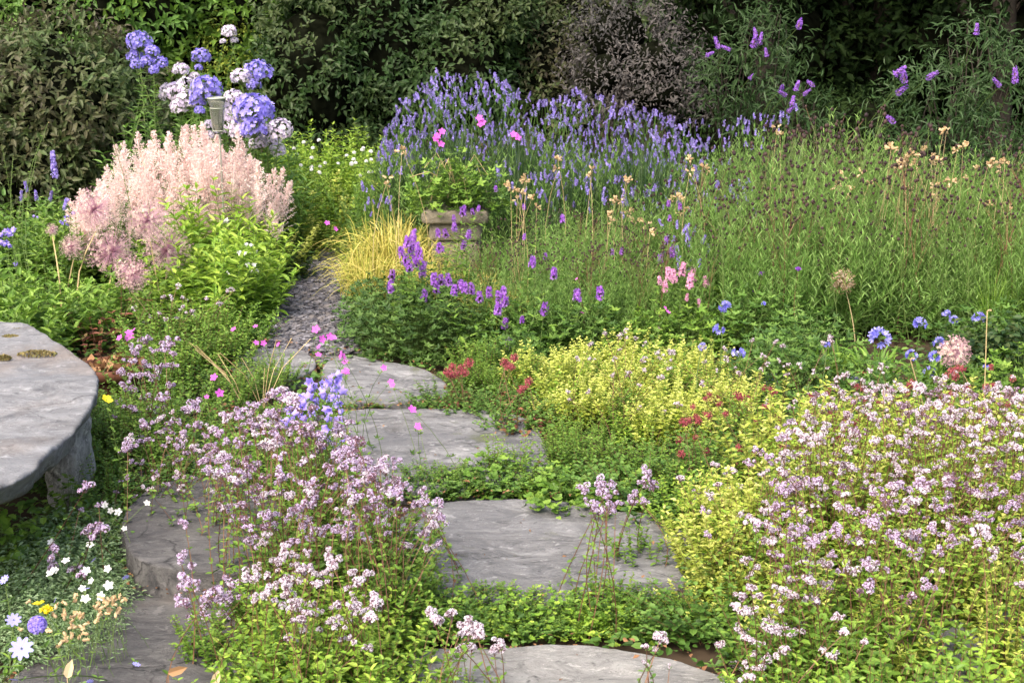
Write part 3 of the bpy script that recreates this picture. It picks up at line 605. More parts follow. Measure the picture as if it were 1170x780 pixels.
# ------------------------------------------------------------------ plants from heads
def curve(B, Tp, bend=.0, K=6):
    t = np.linspace(0, 1, K); B = np.asarray(B); Tp = np.asarray(Tp); d = Tp - B
    P = np.column_stack([B[0] + d[0] * t ** 1.5, B[1] + d[1] * t ** 1.5, B[2] + d[2] * t]); P[:, 0] += bend * np.sin(PI * t) * d[2]; return P
def plant(name, label, cat, base, heads, hk, leaf=None, stem='redstem', stemr=.0015, hs=(.9, 1.15), foliage=None, group=None, tilt=.25, basej=.06, leafgap=.035, stemname='flower_stem', headname=None, z0=0, pull=.25, face=0.0):
    """base: root xy. heads: list of world points (optionally with scale, kind). leaf: (template, length, width, material key)"""
    root = thing(name, label, cat, (float(base[0]), float(base[1]), z0), group); R = np.array([base[0], base[1], z0])
    for hp in heads:
        hp = list(hp); kind = hk if len(hp) < 5 else hp[4]; s_ = (hp[3] if len(hp) > 3 and hp[3] else 1) * U(*hs); tip = np.array(hp[:3]) - R
        if tip[2] < .02: tip[2] = .02
        b0 = np.array([tip[0] * pull + rng.normal(0, basej), tip[1] * pull + rng.normal(0, basej), 0]); b = MB(); P = curve(b0, tip, rng.normal(0, .06)); b.tubes(P, stemr * np.linspace(1.2, .7, 6), 3, rng.random(), 0)
        mats = [M[stem]]
        if leaf:
            T, ll, lw, lm = leaf; m = max(2, int(tip[2] / leafgap)); t = np.linspace(.1, .93, m); i = np.minimum((t * 5).astype(int), 4); f = (t * 5 - i)[:, None]; pos = P[i] * (1 - f) + P[i + 1] * f; ph = rng.random() * 6 + np.arange(m) * PI / 2
            for k in (0, PI):
                A = np.column_stack([np.cos(ph + k), np.sin(ph + k), U(.1, .8, m)]); N = np.column_stack([-np.cos(ph + k) * .4, -np.sin(ph + k) * .4, np.ones(m)]) + rng.normal(0, .25, (m, 3)); sz = ll * (1.1 - .6 * t) * U(.7, 1.2, m)
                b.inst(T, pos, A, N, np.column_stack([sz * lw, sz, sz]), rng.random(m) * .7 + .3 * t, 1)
            mats.append(LM[lm])
        st = obj(stemname, b.mesh(stemname, mats), root); pool = HEAD[kind]; me = pool[rng.integers(len(pool))]
        obj(headname or me.name.split('.')[0], me, st, tip, (face + rng.normal(0, tilt * (.5 if face else 1)), rng.normal(0, tilt), 0 if face else U(0, 6.28)), s_)
    for (me, n, rad, (s0, s1)) in (foliage or []):
        me = me if isinstance(me, list) else [me]
        for k in range(n):
            a = U(0, 6.28); q = rad * math.sqrt(rng.random()) if n > 1 else 0; obj('foliage', me[rng.integers(len(me))], root, (q * math.cos(a), q * math.sin(a), 0), (0, 0, U(0, 6.28)), U(s0, s1))
    return root
def drift(name, labels, cat, poly, n, Yr, Zr, hk, cell=.4, group=None, headsets=None, folmin=None, **kw):
    """flower heads spread over an outline of the photograph at real depths and heights, gathered into separate plants"""
    pts = []
    tries = 0
    while len(pts) < n and tries < 60:
        q = sample_poly(poly, n); Y = U(Yr[0], Yr[1], n); P = at(q[:, 0], q[:, 1], Y); ok = (P[:, 2] > Zr[0]) & (P[:, 2] < Zr[1])
        for p, px in zip(P[ok], q[ok]): pts.append((p, px))
        tries += 1
    pts = pts[:n]; cells = {}
    for p, px in pts: cells.setdefault((round(p[0] / cell), round(p[1] / cell)), []).append((p, px))
    out = []
    for key, L in cells.items():
        A = np.array([p for p, _ in L]); px = np.mean([q for _, q in L], 0); c = A[:, :2].mean(0); lab = labels(px) if callable(labels) else labels
        H = [tuple(p) + ((1, headsets[rng.integers(len(headsets))]) if headsets else ()) for p in A]
        k2 = dict(kw)
        if folmin and px[0] < folmin: k2['foliage'] = None
        out.append(plant(name, lab, cat, c, H, hk, group=group, **k2))
    return out
def px_heads(pts, Y, zoom=None, jit=.25, kind=None, scale=None):
    r = []
    for q in pts:
        x, y = q[0], q[1]
        if zoom: x, y = zoom[0] + x / zoom[2], zoom[1] + y / zoom[2]
        p = gp(x, y, Y[1] * U(.9, 1.1)) if isinstance(Y, tuple) else at(x, y, Y + U(-jit, jit)); s_ = (q[2] if len(q) > 2 else 1) * (scale or 1); r.append(tuple(p) + (s_,) + ((kind,) if kind else ()))
    return r
def beds(name, label, cat, pts, meshes, group=None, size=(.9, 1.15), parts=('foliage',)):
    """pure foliage plants: pts = (px, py, scale) of their feet"""
    L = []
    for i, q in enumerate(pts):
        p = gp(q[0], q[1]); me = meshes[i % len(meshes)]; s_ = (q[2] if len(q) > 2 else 1) * U(*size)
        t = thing(name, label(q) if callable(label) else label, cat, (float(p[0]), float(p[1]), 0), group); obj('foliage', me, t, (0, 0, 0), (0, 0, U(0, 6.28)), s_); L.append(t)
    return L
# ================================================================== BACK: wood, trees, shrubs
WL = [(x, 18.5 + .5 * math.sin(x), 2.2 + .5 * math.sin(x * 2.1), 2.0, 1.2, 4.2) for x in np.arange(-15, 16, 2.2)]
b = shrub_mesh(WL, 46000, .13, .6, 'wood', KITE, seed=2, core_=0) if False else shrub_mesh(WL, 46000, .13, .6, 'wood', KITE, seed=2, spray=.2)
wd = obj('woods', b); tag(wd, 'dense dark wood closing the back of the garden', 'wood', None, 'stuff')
wc_ = obj('wood_shade', core_mesh(WL, .8)); tag(wc_, 'near-black core mass coloured as the shade inside the wood', 'wood_shade', None, 'stuff')  # added backing that blocks the sky, coloured as the wood's inner shade
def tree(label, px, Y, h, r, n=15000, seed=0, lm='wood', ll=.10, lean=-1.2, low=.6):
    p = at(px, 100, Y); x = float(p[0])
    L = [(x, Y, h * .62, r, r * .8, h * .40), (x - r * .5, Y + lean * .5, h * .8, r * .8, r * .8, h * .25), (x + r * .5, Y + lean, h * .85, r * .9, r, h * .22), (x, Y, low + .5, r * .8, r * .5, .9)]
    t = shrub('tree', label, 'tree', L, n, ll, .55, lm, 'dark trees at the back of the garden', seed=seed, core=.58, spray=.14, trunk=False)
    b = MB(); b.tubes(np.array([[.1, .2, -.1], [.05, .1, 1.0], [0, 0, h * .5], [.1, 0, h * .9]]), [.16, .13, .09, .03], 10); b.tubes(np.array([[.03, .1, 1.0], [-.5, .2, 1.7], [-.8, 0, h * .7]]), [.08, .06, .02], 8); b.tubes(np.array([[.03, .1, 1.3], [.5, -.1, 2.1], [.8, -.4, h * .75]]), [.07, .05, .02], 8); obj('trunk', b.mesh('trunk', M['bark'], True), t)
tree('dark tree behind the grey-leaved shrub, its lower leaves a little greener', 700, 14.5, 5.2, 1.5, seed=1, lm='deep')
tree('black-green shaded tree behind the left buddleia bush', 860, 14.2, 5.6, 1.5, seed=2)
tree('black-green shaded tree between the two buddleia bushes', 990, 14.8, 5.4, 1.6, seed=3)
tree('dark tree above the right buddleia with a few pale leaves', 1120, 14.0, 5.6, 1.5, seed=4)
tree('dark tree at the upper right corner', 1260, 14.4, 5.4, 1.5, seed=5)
def hedge_tree(label, px, Y, rx, top, lm, ll, seed, n=8000):
    p = at(px, top, Y); z = float(p[2]); x = float(p[0])
    shrub('tree', label, 'tree', [(x, Y, z * .5, rx, rx * .6, z * .52), (x - rx * .4, Y - .2, z * .75, rx * .7, rx * .6, z * .35), (x + rx * .5, Y, z * .7, rx * .7, rx * .6, z * .35)], n, ll, .45, lm, None, seed=seed)
hedge_tree('light green leafy tree above the violet phlox', 215, 12.3, 1.0, -90, 'fresh', .085, 11, 9000)
hedge_tree('olive green tree behind the purple-leaved shrub', 50, 12.0, 1.2, -120, 'mid', .08, 12, 9000)
shrub('bush', 'bright yellow-green bush peeping between the dark shrubs above the phlox', 'bush', [lump(265, 55, 12.0, .30, .30), lump(245, 78, 11.9, .2, .2)], 2600, .035, .5, 'gold', seed=4, core=.5)
shrub('bush', 'purple-bronze leaved bush filling the left edge above the blue flower spikes', 'bush', [lump(-40, 130, 10.4, .8, .62, .7), lump(60, 140, 10.0, .62, .70, .6), lump(125, 105, 10.6, .40, .40, .4), lump(20, 215, 9.6, .55, .45, .4), lump(-90, 200, 9.4, .7, .6, .4), lump(150, 170, 10.2, .32, .42, .3), lump(175, 230, 10.3, .3, .3, .3)], 26000, .066, .42, 'purple', T=LANCE, seed=6)
shrub('bush', 'large glossy dark green bush behind the phlox and lavender', 'bush', [lump(360, 95, 11.6, .50, .75, .5), lump(440, 60, 11.9, .62, .9, .5), lump(400, 10, 12.2, .75, .6, .5), lump(330, 20, 12.2, .4, .6, .4), lump(520, 90, 11.8, .55, .6, .5), lump(540, 20, 12.0, .55, .55, .4), lump(380, 185, 11.2, .45, .28, .3)], 26000, .060, .42, 'deep', T=LANCE, seed=8, tint=(.2, 1))
shrub('bush', 'bronze-tinted bush between the glossy bush and the grey-leaved shrub', 'bush', [lump(610, 80, 12.3, .45, .55, .4), lump(590, 20, 12.6, .4, .5, .4), lump(640, 130, 12.0, .4, .3, .3), lump(650, 30, 12.8, .4, .45, .3)], 7000, .055, .42, 'purple', T=LANCE, seed=9)
shrub('bush', 'grey-purple feathery shrub above the right end of the lavender', 'bush', [lump(705, 40, 11.9, .42, .45, .4), lump(745, 75, 11.7, .40, .36, .4), lump(690, 85, 11.6, .3, .3, .3), lump(750, 110, 11.5, .4, .2, .3)], 6500, .042, .34, 'grey', T=LANCE, seed=10, core=.55, spray=.16)
shrub('bush', 'dark green understorey bush behind the seed-headed meadow plants', 'bush', [lump(830, 160, 11.9, .5, .3, .4), lump(900, 150, 12.2, .6, .34, .4), lump(980, 150, 12.4, .6, .34, .4)], 4000, .05, .5, 'wood', seed=13, tint=(.3, 1))

# buddleias
def buddleia(label, lumps, heads, Y, seed, n=2600, hk='budd'):
    t = shrub('buddleia', label, 'buddleia', lumps, n, .075, .18, 'bud', T=LANCE, seed=seed, core=0, spray=.16, trunk=False, tint=(.1, .9))
    L = t.location; b = MB()
    for q in np.array(lumps):
        for k in range(9):
            tip = q[:3] + unit(rng.normal(size=3) * [1, .6, 1] + [0, 0, .7]) * q[3:] * 1.05; b0 = np.array([q[0] * .6 + L.x * .4 + U(-.1, .1), L.y, 0]); b.tubes(curve(b0, tip, U(-.1, .1)) - [L.x, L.y, 0], .006 * np.linspace(1.5, .5, 6), 5, .5)
    obj('stem', b.mesh('stem', M['bark']), t)
    for (x, y, s_, a) in heads:
        p = at(770 + x / 2.9225, y / 2.9225, Y - .35); pool = HEAD[hk]; me = pool[rng.integers(len(pool))]; tip = p - [L.x, L.y, 0]
        b = MB(); q = tip + [.12 * -math.sin(a), .25, -.22]; b.tubes(np.array([q, (q + tip) / 2 + [0, 0, .02], tip]), .003, 4, .5); st = obj('flower_stem', b.mesh('flower_stem', M['stem']), t)
        obj('flower_spike', me, st, tip, (0, a, U(0, 6)), s_)
buddleia('tall buddleia with short violet panicles against the black wood, left of the pair', [lump(855, 75, 11.0, .30, .36, .3), lump(880, 45, 11.1, .2, .22, .2), lump(835, 100, 10.9, .22, .25, .2)], [(150,165,1,-.4),(265,160,1.2,-.2),(285,150,.9,.3),(415,92,1.2,1.1),(190,168,.8,1.2),(108,187,.8,-1.2),(275,118,.8,.9),(310,190,.8,.2),(250,265,.7,.8)], 11.0, 21, 1500)
buddleia('sprawling buddleia with narrow grey-green leaves at the right edge', [lump(1060, 130, 9.6, .32, .30, .3), lump(1110, 95, 9.8, .30, .36, .3), lump(1160, 120, 9.7, .38, .36, .3), lump(1090, 170, 9.4, .45, .22, .3), lump(1115, 60, 9.9, .14, .25, .2)], [(735,252,1.1,-.9),(770,272,1.3,1.0),(745,312,1.1,1.2),(845,262,1,1.1),(735,407,1,1.3),(1140,280,1.1,.1),(1010,118,.9,0),(1090,290,.8,.8)], 9.6, 22, 2900)
buddleia('small low buddleia sprays with violet flowers behind the meadow plants', [lump(905, 118, 10.4, .20, .16, .2), lump(925, 135, 10.3, .2, .14, .2)], [(360,297,.7,1),(375,320,.8,1.1),(405,304,.9,.3),(432,318,.7,.9),(468,287,.8,1.2),(393,352,.9,-.6),(380,374,.8,1)], 10.3, 23, 500)

# ================================================================== foliage prototypes
fo = dict(
 lavf=V(tuft, 4, 170, .62, .30, .0036, .35, LM['bud']),
 meadow=V(shoots, 4, 46, .70, .20, .058, .13, .04, LANCE, .95, .4, 'meadow', 'stem', .0018, .2),
 meadowlow=V(shoots, 3, 34, .45, .20, .075, .17, .04, LANCE, .6, .4, 'meadow', 'stem', .0018, .3),
 whitebush=V(shoots, 3, 44, .62, .22, .055, .42, .035, OVAL, .4, .4, 'lime', 'stem', .002, .3),
 limebig=V(shoots, 3, 13, .56, .13, .085, .34, .038, LANCE, .35, .4, 'lime', 'stem', .0022, .3),
 greenbig=V(shoots, 3, 22, .42, .16, .075, .40, .045, OVAL, .4, .4, 'fresh', 'stem', .0022, .3),
 marj=V(shoots, 5, 34, .27, .11, .023, .62, .018, OVAL, .25, .4, 'fresh', 'redstem', .0011, .3),
 marjl=V(shoots, 5, 34, .27, .11, .024, .62, .018, OVAL, .25, .4, 'lime', 'redstem', .0011, .3),
 gold=V(shoots, 5, 30, .27, .12, .024, .68, .015, OVAL, .25, .5, 'gold', 'stem', .0010, .25, (0, 1), True, 'foliage', .7),
 sparse=V(shoots, 5, 15, .30, .13, .032, .5, .026, OVAL, .3, .45, 'fresh', 'redstem', .0013, .25),
 sparsel=V(shoots, 5, 15, .30, .13, .032, .5, .026, OVAL, .3, .45, 'lime', 'redstem', .0013, .25),
 goldtall=V(shoots, 4, 22, .40, .12, .036, .45, .022, OVAL, .35, .4, 'gold', 'redstem', .0012, .25),
 low=V(shoots, 5, 34, .11, .11, .019, .7, .011, OVAL, .2, .4, 'fresh', 'redstem', .0009, .8),
 lowm=V(shoots, 4, 34, .13, .12, .020, .7, .012, OVAL, .2, .4, 'mid', 'redstem', .0009, .8),
 lowl=V(shoots, 4, 30, .10, .11, .020, .75, .012, OVAL, .2, .4, 'lime', 'stem', .0009, .8),
 ger=V(mound, 4, 330, .19, .24, .045, 1.0, PALM, 'mid'),
 gerf=V(mound, 4, 260, .18, .20, .045, 1.0, PALM, 'fresh'),
 gerdeep=V(mound, 3, 420, .22, .28, .042, 1.0, PALM, 'gerd', True, .7),
 strawb=V(mound, 4, 120, .14, .11, .040, .9, ROUND, 'fresh'),
 creeping=V(mound, 4, 260, .16, .09, .022, .9, ROUND, 'lime'),
 silver=V(mound, 4, 1500, .16, .13, .018, .42, KITE, 'silver', False, .3),
 deep=V(mound, 3, 700, .18, .26, .030, .6, OVAL, 'deep', False, .6),
 sedge=V(tuft, 4, 230, .46, .36, .0026, 1.15, M['sedge'], 'foliage', 1.1),
 grass=V(tuft, 3, 120, .55, .22, .0026, .5, LM['fresh']),
 redlow=V(mound, 3, 240, .13, .08, .020, .7, OVAL, 'redleaf', False, .4),
)
def branched(h=1.0, nb=6, st_='stem'):
    b = MB(); top = np.array([rng.normal(0, .07), rng.normal(0, .07), h]); P = curve([0, 0, 0], top, U(-.05, .05), 8); b.tubes(P, .0027 * np.linspace(1.2, .5, 8), 3, rng.random(), 0); tips = [top]
    for k in range(nb):
        t = U(.45, .92); i = int(t * 7); a = U(0, 6.28); l = h * (1 - t) * U(.7, 1.1) + .05; q = P[i] + [math.cos(a) * l * .45, math.sin(a) * l * .45, l]; b.tubes(curve(P[i], q, 0, 5), .0015, 3, rng.random(), 0); tips.append(q)
        if rng.random() < .6: a2 = U(0, 6.28); mid = (P[i] + q) / 2; q2 = mid + [math.cos(a2) * .05, math.sin(a2) * .05, U(.05, .12)]; b.tubes(np.array([mid, (mid + q2) / 2, q2]), .0009, 3, .5, 0); tips.append(q2)
    T_ = np.array(tips); n = len(T_); b.up(OVO, T_ - [0, 0, .004], [0, 0, 1], np.column_stack([np.full(n, .020), np.full(n, .020), np.full(n, .023)]), rng.random(n), 1)
    m = 14; t = U(.1, .8, m); i = (t * 7).astype(int); a = U(0, 6.28, m); A = np.column_stack([np.cos(a), np.sin(a), U(.3, 1, m)]); s_ = U(.03, .07, m) * (1.2 - t); b.inst(LANCE, P[i], A, rng.normal(0, .3, (m, 3)) + [0, 0, 1], np.column_stack([s_ * .16, s_, s_]), rng.random(m), 2)
    return b.mesh('flowering_stem', [M[st_], M['dark'], LM['meadow']])
BR = [branched(U(.85, 1.05), rng.integers(3, 6)) for _ in range(8)]; BRD = [branched(U(.85, 1.05), rng.integers(3, 7), 'redstem') for _ in range(8)]

# ================================================================== lavender bank
LAVP = [(432,235),(428,180),(455,120),(500,82),(560,84),(612,118),(660,108),(720,118),(775,140),(812,165),(800,215),(740,232),(640,215),(600,190),(560,215),(500,240),(470,215)]
def lavlab(px):
    x = px[0]
    if x < 530: return 'lavender clump with sparse violet spikes above and behind the planter'
    if x < 640: return 'lavender clump of the tall violet crest right of the planter'
    if x < 740: return 'lavender clump in the dense middle of the violet bank'
    return 'lavender clump at the right end of the violet bank under the grey shrub'
def spikes(name, lab, cat, poly, n, Yr, Zr, cell, group, hk, fol, fn_z=None, fols=(.9, 1.15), nf=2, tilt=.22, part='flower_spike'):
    pts = []
    for _ in range(60):
        if len(pts) >= n: break
        q = sample_poly(poly, n); Y = U(Yr[0], Yr[1], n); P = at(q[:, 0], q[:, 1], Y); ok = (P[:, 2] > Zr[0]) & (P[:, 2] < Zr[1]); pts += list(zip(P[ok], q[ok]))
    cells = {}
    for p, px in pts[:n]: cells.setdefault((round(p[0] / cell), round(p[1] / cell)), []).append((p, px))
    for key, L in cells.items():
        A = np.array([p for p, _ in L]); px = np.mean([q for _, q in L], 0); c = A[:, :2].mean(0); zt = np.percentile(A[:, 2], 70)
        t = thing(name, lab(px) if callable(lab) else lab, cat, (c[0], c[1], 0), group)
        for k in range(nf): obj('foliage', fol[rng.integers(len(fol))], t, (U(-.1, .1), U(-.1, .1), 0), (0, 0, U(0, 6)), zt / .62 * U(.75, .98))
        if hk == 'lav' and rng.random() < .45: obj('foliage', fo['meadow'][rng.integers(4)], t, (U(-.15, .15), U(-.2, .1), 0), (0, 0, U(0, 6)), zt / .7 * U(.75, .98))
        pool = HEAD[hk]
        for p in A[:99]: obj(part, pool[rng.integers(len(pool))], t, (p[0] - c[0], p[1] - c[1], p[2]), (rng.normal(0, tilt), rng.normal(0, tilt), U(0, 6)), U(.5, 1.25))
spikes('lavender', lavlab, 'lavender', LAVP, 1150, (8.6, 10.3), (.45, 1.12), .42, 'lavender clumps in the violet bank', 'lav', fo['lavf'], tilt=.3)
spikes('lavender', 'lavender straggling behind the seed heads right of the violet bank', 'lavender', [(770,140),(900,130),(930,110),(880,170),(840,210),(790,215)], 70, (8.8, 10.2), (.5, 1.0), .6, 'lavender clumps in the violet bank', 'lav', fo['lavf'], nf=1)
spikes('lavender', 'low sparse violet spikes where the bank runs down into the green stems', 'lavender', [(560,195),(700,205),(800,200),(800,250),(700,250),(590,235)], 130, (7.9, 8.7), (.35, .8), .6, 'low edge of the violet bank', 'lav', fo['lavf'], nf=1, tilt=.3)
spikes('lavender', 'low violet-flowered clump among the meadow stems below the violet bank', 'lavender', [(790,212),(860,208),(862,240),(880,250),(850,262),(800,240)], 44, (7.6, 8.2), (.3, .7), .5, 'low violet spikes among the meadow stems', 'lav', fo['lavf'], nf=1)
spikes('lavender', 'small violet spikes beside the yellow sedge left of the planter', 'lavender', [(410,215),(440,205),(450,240),(415,250)], 16, (8.0, 8.5), (.2, .7), .6, 'small violet spikes left of the planter', 'lav', fo['lavf'], nf=1)
spikes('speedwell', 'upright blue-violet speedwell spikes beside the pale pink betony', 'speedwell', [(755,250),(815,262),(822,300),(800,330),(760,320)], 26, (7.0, 7.3), (.15, .6), .6, 'speedwell beside the pale pink betony', 'ver2', fo['meadowlow'], nf=1)

# ================================================================== meadow (knapweed) mass
def mlab(px):
    if px < 700: return 'green knapweed with wiry dark-budded stems right of the planter'
    if px < 860: return 'green knapweed with dark seed buds below the lavender bank'
    if px < 1010: return 'tall bushy knapweed with dark seed buds in front of the black wood'
    return 'knapweed with dark seed buds below the right buddleia'
feet = []
for Y in (6.7, 7.2, 7.7, 8.3, 8.9, 9.5, 10.1):
    x = 560 + U(0, 30)
    while x < 1480: feet.append((x + U(-14, 14), Y + U(-.2, .2))); x += 62 * 7.7 / Y * U(.8, 1.1)
for x, Y in feet:
    ty = np.interp(x, [560, 640, 740, 800, 850, 930, 1010, 1060, 1170], [240, 218, 215, 180, 138, 124, 124, 138, 142]) + U(-8, 25)
    if Y < 7.0: ty += 40
    h = float(at(x, ty, Y)[2]); h = min(h, 1.0 if x > 760 else .62)
    if Y > 8.6 and x < 800: continue
    p = at(x, 300, Y); t = thing('knapweed', mlab(x), 'knapweed', (float(p[0]), Y, 0), 'knapweed plants in the green meadow mass')
    for k in range(2): obj('foliage', fo['meadow'][rng.integers(4)], t, (U(-.1, .1), U(-.12, .12), 0), (0, 0, U(0, 6)), h / .70 * U(.6, 1.0))
    for k in range(rng.integers(10, 15) if Y < 8.8 else 6):
        z_ = float(at(x, ty + 12 + (275 - ty) * rng.random(), Y)[2])
        if z_ > .3: obj('flowering_stem', (BR if rng.random() < .72 else BRD)[rng.integers(8)], t, (U(-.2, .2), U(-.2, .2), 0), (rng.normal(0, .1), rng.normal(0, .1), U(0, 6)), min(z_ / .95, 1.25))
for k, (x, y, z_) in enumerate([(415,145,1),(295,161,1),(265,214,1)]):
    p = px_heads([(x, y)], 6.5, (770, 260, 2.9225))
    plant('knapweed', ('purple knapweed flower, highest of the three small thistle-like blooms', 'purple knapweed flower, leftmost upper of the three small thistle-like blooms', 'purple knapweed flower, lowest of the three small thistle-like blooms')[k], 'knapweed', p[0][:2], p, 'knap', (LANCE, .06, .2, 'meadow'))
# tall grasses at the right edge
beds('grass_clump', 'loose airy green grass clump at the right edge below the buddleia', 'grass', [(1120,330,1.2),(1165,320,1.3),(1090,350,1.0),(1150,370,1.1),(1200,350,1.2),(1180,400,1.0),(1130,400,.9)], fo['grass'], 'grass clumps at the right edge')
# dry seed heads on straw stems
S1 = [(232,505),(183,600),(752,535),(868,567),(648,600),(595,625),(625,645),(665,665),(985,600),(945,672),(985,710),(1150,660),(918,720),(1010,735),(1045,750)]
S2 = [(52,535),(12,660),(35,700),(100,560),(345,430),(725,497),(745,545),(795,520),(835,510),(810,550),(860,530),(885,540),(765,548),(900,440),(560,590),(545,625),(628,580),(590,635),(868,625),(920,605),(790,630),(965,490),(1050,548),(1105,545),(1115,690),(1055,685),(1010,565)]
H1 = px_heads(S1, 7.3, (380, 0, 2.9225), .3); H2 = px_heads(S2, 7.2, (770, 0, 2.9225), .3)
def dry(label, H, group='dry beige seed-headed plants in the meadow'):
    c = np.mean([h[:2] for h in H], 0); HH = []
    for h in H:
        HH.append(h)
        HH.append((h[0] + rng.normal(0, .02), h[1] + rng.normal(0, .03), h[2] - abs(rng.normal(0, .03)), .75))
    plant('columbine', label, 'columbine', c, HH, 'pods', None, 'straw', .0014, group=None, basej=.03, pull=.97, hs=(1.1, 1.5), headname='seed_head', stemname='flower_stem')
dry('two dry beige seed heads on straw stems beside the yellow sedge', H1[:2]); dry('group of dry beige seed heads right of the planter', [H1[i] for i in (2,3,4,5,6,7)]); dry('group of dry beige seed heads below the lavender bank', H1[8:])
dry('few dry beige seed heads at the right end of the lavender', H2[:5]); dry('dry beige seed heads in the middle of the meadow mass', [H2[i] for i in (14,15,16,17)]); dry('largest sheaf of dry beige seed heads in front of the right buddleia', [H2[i] for i in (5,6,7,8,9,10,11,12,13,18,19,20)]); dry('scattered dry beige seed heads nearest the right edge', H2[21:])
st = px_heads([(575,215)], 6.4, (770, 260, 2.9225)); plant('allium', 'single starry straw-coloured allium head in front of the green meadow', 'allium', st[0][:2], st, 'star', None, 'straw', .002, hs=(1, 1))

# ================================================================== top left: phlox, white bush, astilbe
def phl(label, pts, kind, Y):
    H = [];  s0 = 1607 / Y * .06
    for x, y, r in pts: H.append(tuple(at(x, y + r * .6, Y + U(-.15, .15))) + (r / s0 * 1.12, kind))
    c = np.mean([h[:2] for h in H], 0)
    plant('phlox', label, 'phlox', c, H, kind, (OVAL, .085, .28, 'mid'), 'stem', .003, hs=(1, 1.05), tilt=.1, basej=.08, leafgap=.05, group='phlox plants behind the pink astilbe')
phl('violet phlox farthest left, its round heads against the purple-bronze bush', [(159,50,12),(174,60,7),(170,71,7),(184,73,7),(176,81,5),(154,66,8),(157,75,6)], 'phv', 8.9)
phl('violet phlox with one small raised head above the rain gauge', [(230,66,9),(227,78,4)], 'phv', 9.0)
phl('violet phlox touching the rain gauge on its left', [(236,104,15),(227,115,9),(228,127,5)], 'phv', 8.6)
phl('violet phlox, upper head right of the rain gauge', [(296,84,13),(291,98,7)], 'phv', 8.9)
phl('violet phlox, big low head right of the rain gauge', [(291,130,19),(291,149,12)], 'phv', 8.4)
phl('pale lilac phlox left of the rain gauge', [(207,81,8),(198,107,12),(214,101,12),(216,116,11),(205,124,9),(222,88,5)], 'php', 8.8)
phl('pale lilac phlox right of the rain gauge', [(276,90,10),(267,114,10),(265,136,12),(276,150,13),(273,128,10),(258,126,8),(240,143,6),(238,155,5),(254,149,6)], 'php', 8.6)
phl('pale whitish phlox lowest at the right, above the white-flowered bush', [(319,149,12),(310,161,10),(296,165,9),(317,172,8),(305,150,8)], 'php', 8.5)
phl('small whitish phlox in front of the yellow-green bush', [(262,37,7),(268,47,4),(255,48,3)], 'php', 10.6)
def deep_beds(): pass
beds('phlox', 'leafy phlox stems without flowers under the violet and pale heads', 'phlox', [(165,296,1.3),(195,300,1.3),(225,292,1.4),(255,296,1.4),(285,292,1.4),(310,300,1.2),(180,280,1.4),(240,275,1.5),(300,276,1.4)], V(shoots, 4, 26, .62, .16, .085, .28, .05, LANCE, .3, .4, 'mid', 'stem', .003, .15), 'phlox plants behind the pink astilbe')
wb = []
for (x, y, s_) in [(330,280,.9),(355,268,1.0),(385,262,1.0),(412,268,.95),(345,258,1.05),(375,252,1.05),(405,250,1.05),(430,256,1.0),(320,262,1.05),(360,240,1.1),(395,238,1.1)]: wb.append((x, y, s_))
beds('white_flowered_bush', 'yellow-green leafy bush dotted with white flowers beside the far end of the path', 'bush', wb, fo['whitebush'], 'yellow-green bush clumps at the end of the path', (1, 1.1))
drift('loosestrife', 'yellow-green leafy plant with small white flowers beyond the end of the path', 'loosestrife', [(320,170),(350,150),(400,160),(430,170),(425,215),(330,200)], 26, (8.7, 9.2), (.45, .85), 'whitebit', .7, 'white-flowered plants at the end of the path', leaf=(OVAL, .05, .4, 'lime'), stem='stem')
beds('creeping_jenny', 'low golden leafy edging at the far left side of the path', 'edging plant', [(312,318,1.6),(325,300,1.7),(340,288,1.7),(362,280,1.7),(385,281,1.7),(400,290,1.5),(348,278,1.8),(374,272,2)], fo['gold'][:3] + fo['lowl'], 'golden edging at the far end of the path')
# astilbe
AP = []
for k in range(135):
    x = U(92, 322); lo = np.interp(x, [92, 125, 150, 190, 250, 300, 322], [262, 238, 196, 190, 196, 214, 238]); hi = np.interp(x, [92, 150, 200, 230, 322], [300, 275, 285, 268, 272]); AP.append((x, lo + 11 + (hi - lo) * rng.random() ** 1.35))
H = px_heads(AP, 8.0, None, .3); gr = {}
for (x, y), h in zip(AP, H): gr.setdefault(0 if x < 150 else 1 if x < 210 else 2 if x < 265 else 3, []).append(h)
for k, lab in enumerate(['pale pink astilbe leaning left over the allium seed heads', 'pale pink feathery astilbe, tallest plumes under the pale phlox', 'pale pink feathery astilbe directly below the rain gauge', 'pale pink astilbe at the right end of the plumes beside the white-flowered bush']):
    L = gr[k]; c = np.mean([h[:2] for h in L], 0)
    plant('astilbe', lab, 'astilbe', c, L, 'astilbe', None, 'stem', .0018, group='pink astilbes at the left', tilt=.13, foliage=[(V(mound, 1, 420, .26, .34, .05, .5, OVAL, 'fresh', True, .5), 1, 0, (1, 1)), (fo['deep'], 2, .2, (.9, 1.1))])
# alliums left
for k, (x, y, r, lab) in enumerate([(84,281,15,'smallest straw and pink allium ball, farthest left by the bench'),(127,285,29,'big rose-tinted allium ball left of a second one of its size'),(190,284,30,'big straw-pink allium ball nearest the lime green leaves'),(110,238,26,'straw-coloured allium ball touching the left astilbe'),(172,250,26,'upper allium ball in front of the astilbe plumes'),(150,312,22,'lowest allium ball hanging over the green leaves'),(60,262,8,'tiny allium ball half hidden at the left')]):
    Y = 7.3 - .1 * k; s_ = r / (1607 / Y * .12); p = at(x, y + r, Y); plant('allium', lab, 'allium', p[:2], [tuple(p) + (s_,)], 'allium', None, 'straw', .004, hs=(1, 1), tilt=.1)

